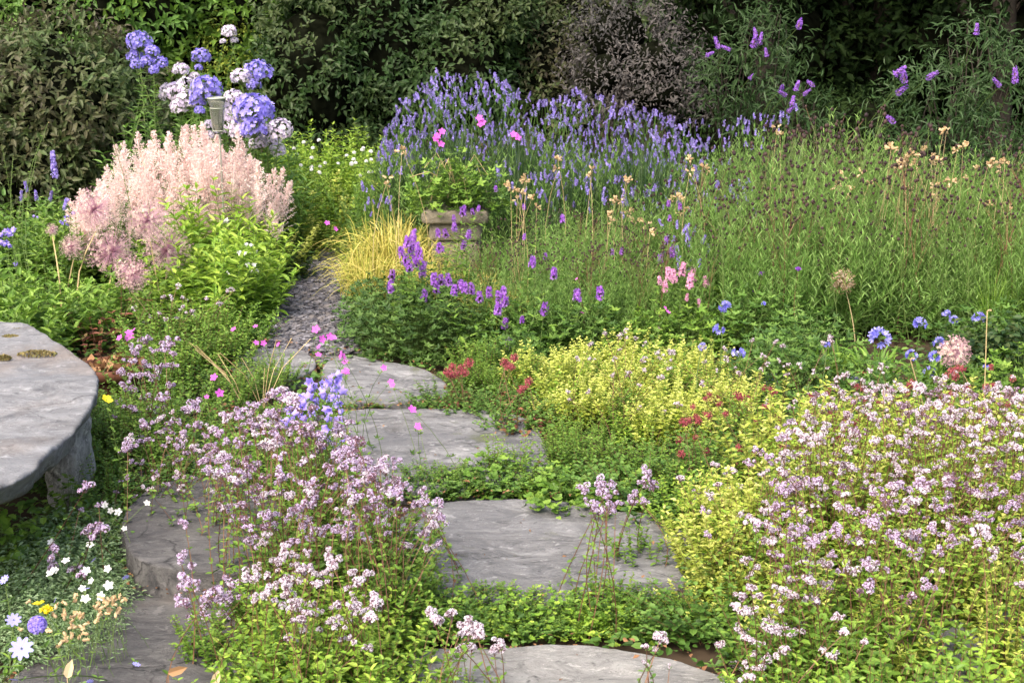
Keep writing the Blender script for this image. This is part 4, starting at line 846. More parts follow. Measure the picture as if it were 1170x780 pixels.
# ================================================================== left side greens
beds('leafy_perennial', 'broad fresh green leaves behind the stone bench', 'perennial', [(20,400,1.1),(60,398,1.0),(100,395,.95),(5,370,1.25),(45,365,1.2),(85,370,1.1),(120,360,1.0),(150,372,.8),(0,420,1.0),(40,425,.9),(175,370,.9),(-25,390,1.2)], fo['greenbig'] + fo['gerf'], 'green leafy perennials behind the stone bench')
beds('leafy_perennial', 'darker taller greenery below the purple-bronze bush', 'perennial', [(10,330,1.2),(50,325,1.1),(90,330,1.0),(-20,340,1.2),(30,300,1.2),(75,300,1.1),(120,315,.9),(150,330,.8)], fo['greenbig'] + V(shoots, 2, 24, .45, .16, .07, .4, .045, OVAL, .4, .4, 'mid'), 'darker perennials below the purple-bronze bush')
beds('lime_perennial', 'bright lime leafy stems left of the slate path', 'perennial', [(222,375,1.0),(248,380,1.0),(272,372,1.05),(286,366,1.0),(236,352,1.15),(262,348,1.2),(288,345,1.15),(294,338,1.0),(215,345,1.1),(280,330,1.2),(290,322,1.1)], fo['limebig'], 'lime leafy perennials left of the slate path')
beds('leafy_perennial', 'green leafy clump along the left edge of the slate path', 'perennial', [(296,352,.6),(288,372,.6),(282,392,.5),(275,400,.6),(304,335,.6)], fo['greenbig'] + fo['gerf'], 'green edging left of the slate path')
def sp(label, pts, hk, Y, name, cat, leaf, stem='stem', zoom=None, **kw):
    H = px_heads(pts, Y, zoom); c = np.mean([h[:2] for h in H], 0); return plant(name, label, cat, c, H, hk, leaf, stem, **kw)
Z1 = (0, 0, 2.9225); Z4 = (0, 260, 2.9225); Z5 = (380, 260, 2.9225); Z6 = (770, 260, 2.9225); Z7 = (0, 513, 2.9225); Z8 = (380, 513, 2.9225); ZB = (0, 350, 4.875); ZU = (380, 200, 4.875); Z9 = (770, 513, 2.9225)
sp('tall blue-violet speedwell spike in front of the purple-bronze bush', [(185,595,1.35)], 'ver', 7.6, 'speedwell', 'speedwell', (OVAL, .06, .35, 'mid'), zoom=Z1, tilt=.04)
sp('short pale violet speedwell spikes below the tall one', [(90,640),(122,670),(70,670),(168,672),(215,700)], 'ver2', 7.4, 'speedwell', 'speedwell', (OVAL, .06, .35, 'fresh'), zoom=Z1, tilt=.08)
sp('small violet bellflowers scattered at the left edge', [(222,663,.8),(250,708,.8),(120,722,.8),(212,740,.8),(222,722,.7),(228,748,.7),(205,738,.7)], 'bell', 7.4, 'bellflower', 'bellflower', (OVAL, .04, .4, 'fresh'), zoom=Z1)
sp('lilac scabious heads at the left edge above the bench', [(38,768,1.6),(15,775,1.5)], 'bell', 7.0, 'scabious', 'scabious', (OVAL, .05, .4, 'fresh'), zoom=Z1)
sp('lilac bellflower sprays at the left edge above the bench', [(38,10,1.3),(15,48,1.4),(60,118,1),(28,52,1.1),(45,20,1.1)], 'bell', 6.8, 'bellflower', 'bellflower', (OVAL, .04, .4, 'fresh'), zoom=Z4)
for k in range(5):
    x = (15, 42, 55, 128, 2)[k]; y = (178, 178, 140, 157, 165)[k]; p = at(x, y, 7.3)
    plant('toadflax', ('tall thin green stem at the left edge, first from the left of five', 'tall thin green stem left of the tall speedwell spike', 'tallest thin green stem left of the speedwell spike', 'thin green stem between the speedwell and the astilbe', 'thin green stem cut by the left edge')[k], 'stem plant', p[:2], [tuple(p) + (.6,)], 'ver2' if k == 9 else 'pods1', (LANCE, .03, .2, 'fresh'), 'stem', .0022, hs=(.5, .6), headname='bud')
sp('white bellflowers above the lime leaves beside the path', [(808,78),(845,72),(838,118),(850,140),(832,52),(765,150,.6)], 'whitebell', 7.1, 'bellflower', 'bellflower', (LANCE, .06, .25, 'fresh'), zoom=Z4)
sp('two white bracts in front of the astilbe at its lower right', [(742,735,1.3),(720,745,1.0)], 'whitebell', 7.6, 'white_flower', 'white flower', (OVAL, .05, .4, 'fresh'), zoom=Z1)
sp('pale pink-white airy marjoram in front of the biggest allium balls', [(590,195),(575,240),(610,240),(640,285),(545,235),(500,300),(590,305),(455,270),(650,300),(480,320),(610,270),(530,290),(560,310),(690,240),(740,255),(760,215),(780,210)], 'mthin', 6.3, 'marjoram', 'marjoram', (OVAL, .018, .6, 'mid'), 'redstem', zoom=Z4, foliage=[(fo['marj'], 4, .22, (.9, 1.2))], hs=(.7, .9))
beds('marjoram', 'low marjoram foliage left of the lowest part of the slate path', 'marjoram', [(170,440,1.0),(200,432,1.1),(235,425,1.1),(262,425,1.0),(215,455,1.0),(250,450,1.0),(285,440,.9),(190,470,.9),(225,482,.8),(268,470,.8),(300,455,.8),(160,455,.9),(320,440,.6),(180,415,1.2),(215,408,1.2),(250,402,1.1),(275,392,1.1),(195,395,1.2)], fo['marj'] + fo['lowm'], 'marjoram foliage between bench and path')

# ================================================================== planter contents, sedge, betony, mound
R = thing('cranesbill', 'cranesbill with scalloped leaves and magenta flowers growing in the stone planter', 'cranesbill', (pc[0], PLY + .14, ptop))
plc = ptop
for me, q, s_ in ((V(mound, 1, 330, .27, .30, .058, 1.0, PALM, 'fresh')[0], (0, 0, 0), 1.0), (fo['gerf'][0], (-.12, -.05, -.03), .8), (fo['ger'][1], (.14, -.04, -.04), .9), (fo['gerf'][2], (.02, -.1, .08), .85)): obj('foliage', me, R, q, (0, 0, U(0, 6)), s_)
for (x, y) in [(490,395),(500,408),(365,440),(345,465),(362,482),(605,450),(350,455),(495,415),(618,460)]:
    p = at(380 + x / 2.9225, y / 2.9225, PLY); tip = p - [pc[0], PLY + .14, plc]; b = MB(); b.tubes(curve([U(-.05,.05), 0, .05], tip, .1), .0012, 3, .5); s_ = obj('flower_stem', b.mesh('flower_stem', M['stem']), R); obj('flower_head', HEAD['ger'][0], s_, tip, (.9, U(-.5, .5), 0), 1.3)
b = MB()   # dead straw stalks hanging out of the planter
for k in range(14):
    a = U(-2.9, -.2); L_ = U(.12, .28); P = np.array([[0, -.05, .12], [math.cos(a) * L_ * .6, math.sin(a) * L_ * .5, .20 + U(-.05, .1)], [math.cos(a) * L_, math.sin(a) * L_ * .7, U(-.02, .25)]]); b.tubes(P, .002, 4, rng.random())
obj('dry_stalk', b.mesh('dry_stalk', M['straw']), R)
beds('sedge', 'arching golden sedge tuft left of the stone planter', 'sedge', [(440,345,1.15),(470,352,1.15),(425,360,.95),(495,362,.9),(455,335,1.2),(410,345,.8)], fo['sedge'], 'golden sedge tufts by the planter')
beds('sedge', 'short golden sedge tuft in front of the stone planter', 'sedge', [(525,372,.75),(555,368,.75)], fo['sedge'], 'golden sedge tufts in front of the planter')
beds('golden_perennial', 'yellowish low leafy plant on the right edge of the path behind the sedge', 'perennial', [(425,325,1.0),(425,310,1.2),(415,306,1.0),(440,308,1.3),(415,335,1.1)], fo['gold'][:2] + fo['lowl'], 'yellowish edging plants right of the path')
beds('cranesbill', 'deep green mounded cranesbill at the right edge of the slate path', 'cranesbill', [(436,392,.9),(448,405,1.0),(480,408,1.05),(510,405,1.05),(535,398,1.0),(435,378,1.0),(470,385,1.1),(505,380,1.1),(540,380,1.1),(430,372,.8)], fo['gerdeep'], 'deep green mounds right of the slate path')
beds('betony', 'leafy green betony foliage behind the yellow marjoram', 'betony', [(570,395,1.0),(600,400,1.0),(635,398,1.0),(670,402,1.0),(705,400,1.0),(740,402,1.0),(780,402,1.0),(820,398,1.0),(860,400,1.1),(590,370,1.1),(630,368,1.2),(680,372,1.2),(730,370,1.2),(790,372,1.2),(850,375,1.2),(560,420,.8),(585,425,.8),(900,400,1.1)], fo['ger'] + fo['gerf'], 'leafy mounds behind the yellow marjoram')
beds('leafy_perennial', 'lance-leaved green stems between the planter and the agapanthus', 'perennial', [(600,350,.9),(650,348,.9),(700,350,.9),(750,352,.9),(800,350,.9),(850,352,1.0),(900,372,1.0),(940,380,1.0),(980,378,1.0),(1020,382,.9),(1060,378,.8),(1100,385,.8),(960,350,1.1),(1010,352,1.1),(1060,350,1.0),(575,345,.9)], fo['meadowlow'], 'lance-leaved stems in the middle of the bed')
BT = [(445,340),(415,385),(435,425),(475,415),(390,435),(400,480),(430,515),(470,490),(500,550),(485,450),(450,375),(495,525),(330,565),(320,630),(505,680)]
BT2 = [(565,590),(580,635),(650,590),(675,650),(720,625),(777,640),(820,690),(872,660),(930,685),(955,665),(920,750),(605,595),(740,640),(960,710)]
BT3 = [(590,325),(635,330),(680,290),(675,235,.7),(727,210),(592,408),(727,390),(753,330),(780,200,.7),(808,180,.7),(615,408,.7)]
lb = (OVAL, .055, .35, 'fresh')
sp('purple betony, leftmost dense cluster over the golden sedge', [(x, y + 22) for x, y in BT], 'betony', 6.5, 'betony', 'betony', lb, zoom=ZU, tilt=.12, hs=(1, 1.15))
sp('purple betony row at the foot of the stone planter', [(x, y + 22) for x, y in BT2], 'betony', 6.3, 'betony', 'betony', lb, zoom=ZU, tilt=.12, hs=(1, 1.15))
sp('purple betony heads in front of the stone planter', [(q[0], q[1] + 22, q[2] if len(q) > 2 else 1) for q in BT3], 'betony', 7.0, 'betony', 'betony', lb, zoom=ZU, tilt=.12, hs=(.9, 1))
sp('scattered purple betony heads right of the stone planter', [(665,132,.9),(737,172,1.1),(815,248,1.2),(895,240,1.1),(705,292,1.1),(632,318,.8),(573,338),(585,405,1.1),(550,292)], 'betony', 6.2, 'betony', 'betony', lb, zoom=Z5, tilt=.12)
sp('dark purple betony spikes left of the pale pink ones', [(1093,118,.9),(1135,98,.9),(965,90,.6),(935,92,.6),(1115,55,.7),(640,40,.6),(710,105,.6)], 'betony', 6.9, 'betony', 'betony', lb, zoom=Z5, tilt=.1)
sp('dark purple spikes among the dry seed heads below the lavender', [(1122,690,.8),(1160,700,.8),(770,745,.9),(640,700,.7),(1125,740,.6),(545,640,.7),(435,715,.8)], 'betony', 7.4, 'betony', 'betony', lb, zoom=(380, 0, 2.9225), tilt=.1)
sp('pale pink betony spikes in the middle of the bed', [(25,165),(52,205,1.1),(64,180,1.1),(108,198,1),(85,265,.7),(42,245,.6),(2,185,1),(-18,175,.9),(-30,215,.8),(-45,190,.6)], 'pinkspike', 6.5, 'betony', 'betony', lb, zoom=Z6, tilt=.08)
for q in [(833,283),(815,172),(1110,268),(1120,280),(1090,335),(720,218)]: pass
sp('tiny lilac cranesbill flowers in the green below the pink betony', [(833,285),(815,172,.7),(1110,268),(1120,282),(1090,336)], 'ger', 6.1, 'cranesbill', 'cranesbill', (PALM, .03, 1, 'mid'), zoom=Z5, tilt=.6, hs=(.6, .8))
beds('sedge', 'dry buff sedge tuft under the purple betony row', 'sedge', [(560,390,.7),(590,385,.6)], fo['sedge'], 'dry sedge tufts under the betony')

# ================================================================== yellow marjoram drift
YP = [(600,450),(630,430),(680,425),(730,422),(780,425),(830,430),(855,450),(860,480),(845,510),(790,520),(740,520),(690,512),(650,500),(615,480)]
def ylab(x, y): return ('bright yellow-green marjoram clump at the left end of the yellow drift' if x < 680 else 'bright yellow-green marjoram clump in the middle of the yellow drift' if x < 770 else 'bright yellow-green marjoram clump at the right end of the yellow drift')
q = []
for y in (432, 448, 466, 486, 508):
    x = 605 + U(0, 20)
    while x < 860:
        if in_poly(x, y, YP): q.append((x, y, U(.95, 1.2)))
        x += 23 * (y + 20) / 480
beds('golden_marjoram', lambda q: ylab(q[0], q[1]), 'marjoram', q, fo['gold'] + [fo['marj'][0], fo['sparsel'][1]], 'golden marjoram clumps of the yellow drift', (.5, .92))
beds('golden_marjoram', 'yellow-green marjoram clump between the red burs and the right slab', 'marjoram', [(815,670,.8),(830,690,.9),(840,655,.9),(820,640,.8),(865,660,.9),(800,705,.6)], fo['goldtall'] + fo['gold'], 'golden marjoram clumps right of the big slab')
beds('marjoram', 'green marjoram growth in front of the yellow drift', 'marjoram', [(650,520,.6),(640,530,.6),(670,540,.7),(700,550,.7),(730,548,.8),(760,545,.8),(800,540,.9),(840,535,.9),(690,572,.35),(870,520,1),(760,570,.6),(800,570,.8),(830,575,.8)], fo['marj'] + fo['lowm'], 'green marjoram clumps in front of the yellow drift')
drift('marjoram', lambda p: 'airy whitish marjoram sprays over the left of the yellow drift' if p[0] < 700 else 'airy whitish marjoram sprays over the right of the yellow drift' if p[0] < 850 else 'whitish marjoram sprays before the purple agapanthus', 'marjoram', [(610,440),(700,370),(760,400),(900,370),(960,390),(930,470),(850,480),(760,480),(650,500)], 60, (4.9, 5.8), (.15, .45), 'mthin', .4, 'airy marjoram sprays over the yellow drift', leaf=(OVAL, .016, .6, 'fresh'), stem='redstem', stemr=.0011, hs=(.5, .8))
for pts, lab in (([(385,490),(400,470),(430,478),(415,495),(455,460),(440,490),(395,500)], 'cluster of red burs beside the smallest stepping stone'), ([(578,462),(570,455),(605,440),(590,470)], 'red burs at the left end of the yellow drift'), ([(655,520),(632,545),(600,470,.6),(645,535,.6)], 'few red burs under the yellow drift')):
    sp(lab, pts, 'bur', 5.55 if pts[0][0] < 600 else 5.1, 'burr_plant', 'burr plant', (OVAL, .015, .6, 'mid'), 'redstem', zoom=Z5, foliage=[(fo['redlow'], 1, 0, (.8, 1)), (fo['lowm'], 2, .08, (.8, 1))])
def rlab(p): return 'red-burred low plant below the yellow drift' if p[0] < 850 else 'red-burred low plant between yellow drift and agapanthus' if p[0] < 930 else 'red-burred low plant among the right marjoram'
drift('burr_plant', rlab, 'burr plant', [(780,470),(840,430),(900,450),(1000,440),(1130,400),(1170,450),(1160,500),(960,510),(880,560),(800,560),(770,520)], 115, (4.4, 5.4), (.10, .34), 'bur', .42, 'red-burred plants around the right marjoram', leaf=(OVAL, .016, .6, 'mid'), stem='redstem', stemr=.0012, foliage=[(fo['lowm'], 2, .15, (1, 1.6))], hs=(.55, .9))
# agapanthus
AG = [(150,330,20,'lone blue agapanthus head left over the yellow drift'),(215,408,22,'pale blue agapanthus head on the right edge of the yellow drift'),(325,495,25,'blue agapanthus head low beside the yellow drift'),(685,350,36,'largest blue agapanthus head with dry leaves beneath'),(822,308,22,'blue agapanthus head, upper one right of the largest'),(510,383,12,'single blue agapanthus bloom left of the largest head'),(610,500,20,'blue agapanthus head lying low under the largest'),(795,415,20,'blue agapanthus head left of the pink allium ball'),(870,420,20,'blue agapanthus head touching the pink allium ball'),(855,475,26,'blue agapanthus head just below the pink allium ball'),(885,372,20,'blue agapanthus head above the pink allium ball'),(935,300,16,'blue agapanthus head high among the green stems'),(1017,290,22,'farthest right blue agapanthus head'),(910,280,15,'small blue agapanthus head beside the high one'),(170,252,20,'faint blue agapanthus head below the pale pink betony'),(997,525,12,'small blue bloom at the right under the allium ball'),(1042,460,10,'tiny blue bloom right of the allium ball'),(95,390,14,'violet-blue agapanthus bud head over the yellow drift'),(300,250,8,'tiny blue bloom in the middle of the green meadow')]
for x, y, r, lab in AG:
    Y = 5.9 if y < 330 else 5.6; p = px_heads([(x, y + r * .6)], Y, Z6, .15)[0]; s_ = r / 2.9225 / (1607 / Y * .05) * 1.0
    plant('agapanthus', lab, 'agapanthus', p[:2], [p[:3] + (s_,)], 'agap', None, 'stem', .003, hs=(1, 1), tilt=.15)
for k, (x, y) in enumerate([(1000, 452), (1065, 462), (950, 448)]):
    p = gp(x, y); t = thing('agapanthus', ('clump of strappy agapanthus leaves with dry brown ones under the largest blue head', 'clump of strappy agapanthus leaves left of the allium ball', 'small clump of strappy leaves beside the green meadow')[k], 'agapanthus', (float(p[0]), float(p[1]), 0))
    obj('foliage', tuft(60, .26, .24, .008, 1.0, LM['fresh']), t); obj('dry_leaves', tuft(26, .14, .22, .009, 1.5, M['brownleaf'], 'dry_leaves'), t)
for x, y, r, Y, lab in ((1095, 399, 20, 5.4, 'pink allium ball among the blue agapanthus'),): 
    p = at(x, y + r, Y); plant('allium', lab, 'allium', p[:2], [tuple(p) + (r / (1607 / Y * .08),)], 'allium_s', None, 'straw', .003, hs=(1, 1))
for k, (x0, y0, x1, y1) in enumerate([(1072,470,1040,410),(1125,470,1128,355)]):
    B = at(x0, y0 + 20, 5.0); T_ = at(x1, y1, 5.0); t = thing('dry_stalk', ('leaning straw stalk left of the pink allium ball', 'upright straw stalk near the right edge', 'short straw stalk beside the red burs', 'leaning straw stalk beside the agapanthus leaves')[k], 'stalk', (B[0], B[1], 0)); b = MB(); b.tubes(np.array([[0, 0, 0], (T_ - B) * [.5, .5, 0] + [0, 0, T_[2] * .5], (T_ - B) * [1, 1, 0] + [0, 0, T_[2]]]), .002, 5, .5); obj('stem', b.mesh('stem', M['straw']), t); obj('seed_head', HEAD['pods1'][0], t, ((T_ - B)[0], 0, T_[2]), scale=.8)
beds('leafy_perennial', 'green leafy growth under the blue agapanthus', 'perennial', [(880,450,1),(910,460,1),(985,470,.9),(1020,480,.9),(1055,490,.9),(1090,480,1),(1130,470,1),(1165,460,1.1),(1140,440,1.1),(1100,440,1.0),(1180,430,1.2),(1160,410,1.2),(900,430,1.1),(930,425,1),(1120,420,1.1)], fo['ger'] + fo['gerf'] + fo['deep'], 'green growth under the agapanthus')

# ================================================================== right marjoram mass
RP = [(935,450),(1010,440),(1170,445),(1185,560),(1170,600),(1050,600),(980,580),(900,560),(880,520)]
def rl(p):
    x, y = p
    if y < 560: return 'pale marjoram crowded with small whitish heads over yellow leaves, far part of the right mass' if x < 1040 else 'pale marjoram crowded with small whitish heads, far part along the right edge'
    if x < 900: return 'lilac marjoram with reddish stems left in the right mass'
    if x < 1030: return 'lilac marjoram with reddish stems in the middle of the right mass'
    return 'lilac marjoram with reddish stems near the lower right corner'
GRP = 'marjoram plants of the right mass'
drift('marjoram', rl, 'marjoram', RP, 350, (3.7, 5.0), (.28, .5), 'mpale', .32, GRP, leaf=(OVAL, .026, .5, 'lime'), stem='redstem', hs=(.45, .85), foliage=[(fo['marjl'], 1, .1, (1, 1.3)), (fo['goldtall'], 1, .1, (.8, 1.0))], headsets=['mpale', 'mpale', 'mthin', 'mbud'])
drift('marjoram', rl, 'marjoram', [(880,545),(1000,550),(1180,540),(1185,700),(1100,690),(1000,720),(930,690),(870,650)], 190, (3.1, 4.2), (.26, .46), 'mlil', .32, GRP, leaf=(OVAL, .028, .5, 'lime'), stem='redstem', hs=(.4, .85), foliage=[(fo['sparse'], 1, .1, (.9, 1.2)), (fo['goldtall'], 1, .1, (.6, .8))], headsets=['mpale', 'mlil', 'mlil', 'mbud'])
drift('marjoram', rl, 'marjoram', [(830,690),(900,650),(1010,690),(1000,760),(880,780),(840,760)], 40, (2.9, 3.6), (.12, .40), 'mpale', .35, GRP, leaf=(OVAL, .022, .55, 'fresh'), stem='redstem', hs=(.55, .85), foliage=[(fo['sparse'], 2, .12, (.6, .9))])
beds('marjoram', 'leafy marjoram stems without flowers along the bottom right edge', 'marjoram', [(900,800,.9),(940,820,1),(980,830,1),(1020,850,1),(1060,860,1),(1100,850,1),(1140,870,1),(1180,860,1),(915,860,.9),(960,890,1),(1010,900,1),(1080,910,1),(1150,920,1),(1210,880,1),(890,760,.8),(925,780,.8)], fo['sparse'] + fo['sparsel'], 'flowerless marjoram along the bottom right')
beds('marjoram', 'yellow-leaved marjoram stems below the far right heads', 'marjoram', [(x + U(-10, 10), y + U(-6, 6), 1.0) for y in (560, 590, 620, 650) for x in range(880, 1200, 42)], fo['goldtall'][:2] + fo['sparsel'][:2] + fo['sparse'][:2], 'yellow-leaved marjoram in the right mass')
for lab, poly, n_, Yr in (('loose marjoram sprays reaching left from the big drift over the step', [(130,500),(200,470),(260,500),(270,590),(200,600),(150,560)], 34, (3.9, 4.6)), ('loose marjoram sprays on the right flank of the big drift over the large slab', [(440,520),(500,560),(520,640),(480,690),(430,660)], 16, (3.4, 3.9)), ('straggling marjoram stems in front of the right mass toward the nearest slab', [(800,560),(900,480),(930,560),(880,720),(800,700)], 46, (3.3, 4.4))):
    drift('marjoram', lab, 'marjoram', poly, n_, Yr, (.16, .42), 'mlil', .9, 'straggling marjoram sprays', leaf=(OVAL, .022, .55, 'fresh'), stem='redstem', stemr=.0011, hs=(.45, .85), basej=.09, headsets=['mlil', 'mthin', 'mpale'])
drift('marjoram', 'thin pale marjoram sprays between the right mass and the blue agapanthus', 'marjoram', [(900,430),(980,415),(1100,425),(1175,430),(1175,470),(920,470)], 34, (4.6, 5.2), (.2, .5), 'mthin', .6, 'thin sprays behind the right mass', leaf=(OVAL, .022, .55, 'fresh'), stem='redstem', hs=(.6, .95))
for k, (x, y) in enumerate([(285, 478), (300, 470)]):
    p = gp(x, y); t = thing('dry_stalk', ('leaning dry straw stalks above the big marjoram drift', 'few upright dry straws left of the smallest stepping stone')[k], 'dry stalk', (float(p[0]), float(p[1]), 0)); b = MB()
    for j in range(6): a_ = U(2.3, 3.3) if k == 0 else U(0, 3); L_ = U(.2, .42); b.tubes(np.array([[0, 0, 0], [math.cos(a_) * L_ * .25, .02, L_ * .5], [math.cos(a_) * L_ * .6, .04 + U(-.05, .05), L_ * .85]]), .0016, 4, rng.random())
    obj('stalk', b.mesh('stalk', M['straw']), t)
# middle group by the big slab
for lab, pts, Y, pal in (('lilac marjoram standing alone in front of the right half of the big slab', [(905,125),(925,122),(900,150),(915,160),(890,190),(930,205),(905,215),(860,185),(945,190),(842,145),(880,215)], 3.5, 'mlil'), ('lilac marjoram in front of the slab behind the lone one', [(1058,82),(1045,110),(1010,165),(1035,185),(1070,130),(1000,185)], 3.95, 'mlil'), ):
    sp(lab, [(x, y, .8) for x, y in pts], pal, Y, 'marjoram', 'marjoram', (OVAL, .022, .55, 'fresh'), 'redstem', zoom=Z8, foliage=[(fo['sparse'], 1, .02, (.6, .7))])
sp('small lilac marjoram left of the yellow clumps at the slab corner', [(85,145),(70,165),(78,195),(55,160),(100,150)], 'mlil', 4.3, 'marjoram', 'marjoram', (OVAL, .02, .6, 'lime'), 'redstem', zoom=Z9, hs=(.6, .8), foliage=[(fo['marjl'], 2, .08, (.8, .9))])
sp('whitish marjoram at the slab corner beside the yellow clumps', [(150,55),(195,75),(20,105),(45,300),(30,310),(160,315),(100,340),(125,345),(175,90),(130,55),(220,130),(250,115),(290,235),(240,250),(225,290)], 'mpale', 4.1, 'marjoram', 'marjoram', (OVAL, .02, .6, 'lime'), 'redstem', zoom=Z9, hs=(.5, .8), foliage=[(fo['marjl'], 3, .12, (.8, .9))])
sp('lilac marjoram with full heads left in the right mass', [(350,130),(385,150),(410,130),(335,175),(430,175),(370,215),(400,210),(350,240),(470,110),(475,175),(380,300),(345,310),(445,250)], 'mlil', 3.8, 'marjoram', 'marjoram', (OVAL, .022, .55, 'fresh'), 'redstem', zoom=Z9, hs=(.8, 1), foliage=[(fo['marj'], 3, .12, (.9, 1.1))])
sp('white-headed marjoram at the right end of the nearest slab', [(205,528),(240,548),(330,610),(350,615),(255,640),(280,655),(148,658),(265,690),(300,725),(355,710),(245,765),(325,565),(212,730)], 'mpale', 3.0, 'marjoram', 'marjoram', (OVAL, .02, .55, 'mid'), 'redstem', zoom=Z9, hs=(.6, .85), foliage=[(fo['sparse'], 2, .12, (.5, .7))])
sp('small white marjoram on the edge of the nearest slab', [(1095,632,1),(1080,670,.7),(1048,662,.6),(1110,640,.7),(1040,715,.4),(1125,720,.4)], 'mpale', 3.1, 'marjoram', 'marjoram', (OVAL, .018, .6, 'mid'), 'redstem', zoom=Z8, hs=(.7, .9))
sp('lilac-white marjoram leaning over the left part of the nearest slab', [(450,585),(430,600),(480,600),(455,625),(495,620),(435,625),(408,685),(435,680),(465,665),(325,550),(345,580),(400,560),(560,652),(540,680)], 'mpale', 2.95, 'marjoram', 'marjoram', (OVAL, .022, .6, 'fresh'), 'redstem', zoom=Z8, hs=(.7, .95), foliage=[(fo['marj'], 1, .05, (.5, .6))])

# ================================================================== left marjoram mass
LP1 = [(225,520),(262,470),(300,462),(318,440),(345,446),(372,490),(395,478),(415,520),(455,525),(470,560),(510,578),(500,640),(470,610),(455,655),(420,620),(385,655),(340,615),(300,655),(268,600),(240,575)]
def ll_(p):
    x, y = p
    if y < 520: return 'lilac marjoram at the far tip of the big left drift, below the slate path'
    if x < 330: return 'lilac marjoram on the left flank of the big drift beside the dark step'
    if x < 420: return 'lilac marjoram in the crowded middle of the big left drift'
    return 'lilac marjoram on the right flank of the big drift beside the large slab'
GL = 'marjoram plants of the big left drift'
drift('marjoram', ll_, 'marjoram', LP1, 265, (3.3, 4.6), (.26, .50), 'mlil', .30, GL, leaf=(OVAL, .024, .6, 'fresh'), stem='redstem', hs=(.5, 1.0), folmin=275, foliage=[(fo['marj'], 1, .1, (.9, 1.15)), (fo['sparse'], 1, .1, (.9, 1.1))], headsets=['mlil', 'mlil', 'mlil', 'mpale', 'mbud'])
drift('marjoram', 'whiter marjoram at the front foot of the big left drift', 'marjoram', [(270,640),(330,630),(410,640),(440,690),(420,740),(330,735),(290,690)], 62, (2.85, 3.4), (.22, .42), 'mpale', .3, GL, leaf=(OVAL, .024, .6, 'lime'), stem='redstem', hs=(.5, .95), folmin=290, foliage=[(fo['marjl'], 1, .1, (.8, 1.0)), (fo['sparsel'], 1, .1, (.8, 1.0))])
sp('lilac marjoram heads standing over the dark slab left of the big drift', [(630,440,1.1),(625,465,1),(625,520),(705,490,1.1),(700,520,1),(750,500),(770,455,1.1),(700,575),(635,575,.7),(620,255,.8),(600,360,.8),(815,495,.8),(745,520),(760,560)], 'mlil', 3.3, 'marjoram', 'marjoram', (OVAL, .02, .6, 'fresh'), 'redstem', zoom=Z7, hs=(.8, 1), foliage=[(fo['marj'], 1, .03, (.6, .7))])
beds('marjoram', 'fresh green leafy marjoram without flowers at the front foot of the big drift', 'marjoram', [(325,705,.7),(340,725,.8),(350,730,1),(390,725,1),(430,715,1),(460,700,.8),(340,780,1),(380,790,1),(420,780,.9),(455,760,.7),(440,740,.7),(330,810,.9),(345,820,1),(350,840,1),(400,850,1),(440,820,.9)], fo['sparse'] + fo['sparsel'] + fo['marj'][:2], 'flowerless marjoram of the big left drift')
beds('marjoram', 'lime leafy shoots along the bottom edge left of the nearest slab', 'marjoram', [(280,880,1),(320,900,1),(360,905,1),(400,900,1),(440,880,.9),(270,930,.8),(300,950,1),(380,960,1),(450,930,.9)], fo['sparsel'], 'lime shoots along the bottom left edge')
beds('cranesbill', 'blue-green scalloped leaves at the bottom edge between the drifts', 'cranesbill', [(440,830,.7),(470,845,.7),(410,850,.7)], fo['strawb'], 'scalloped leaves along the bottom edge')
UL = [(815,190,1.1),(850,245,.7),(770,230),(760,265,1.1),(725,310),(800,325,1.3),(940,205,1.3),(915,235),(970,270,1.1),(965,330),(895,340,1.1),(690,370),(725,395),(778,390),(850,400,1.3),(700,455,1.2),(740,470),(940,445,1.2),(818,505,1.1),(905,510,1.1),(655,530,.8),(735,572,1.2),(783,600),(825,570),(885,575),(870,640),(640,615,.6)]
sp('round-headed lilac marjoram right of the stone bench', [(a[0], a[1] + 8, a[2] if len(a) > 2 else 1) for a in UL], 'mlil', 4.95, 'marjoram', 'marjoram', (OVAL, .022, .6, 'mid'), 'redstem', zoom=ZB, hs=(.8, .95), foliage=[(fo['marj'], 6, .28, (.8, 1.1))], tilt=.15)
sp('lilac marjoram over the small grey slab, between bench and big drift', [(1085,550,1.2),(1050,590),(995,640),(955,660),(1085,678),(1015,755,1.1),(865,710,.6),(1145,735,.8),(800,760),(1100,575,.9),(930,690,.6),(970,715,.8),(1010,710,.7),(780,730,.6)], 'mlil', 4.55, 'marjoram', 'marjoram', (OVAL, .022, .6, 'mid'), 'redstem', zoom=ZB, hs=(.8, .95), foliage=[(fo['lowm'], 3, .16, (1, 1.3))])
sp('dark-stemmed marjoram with small maroon heads over the dark step', [(400,110,.5),(425,100,.6),(470,50,.7),(560,120,.6),(575,155,.6),(590,100,.5),(520,80,.5),(610,105,.7),(645,100,.7),(500,150,.5),(450,160,.5),(390,145,.5),(630,20,1),(600,40,.8),(680,40,.8),(700,70,.7),(540,60,.5)], 'mlil', 4.25, 'marjoram', 'marjoram', (OVAL, .022, .6, 'mid'), 'redstem', zoom=Z7, hs=(.7, .9), foliage=[(fo['lowm'], 3, .2, (1, 1.4))])
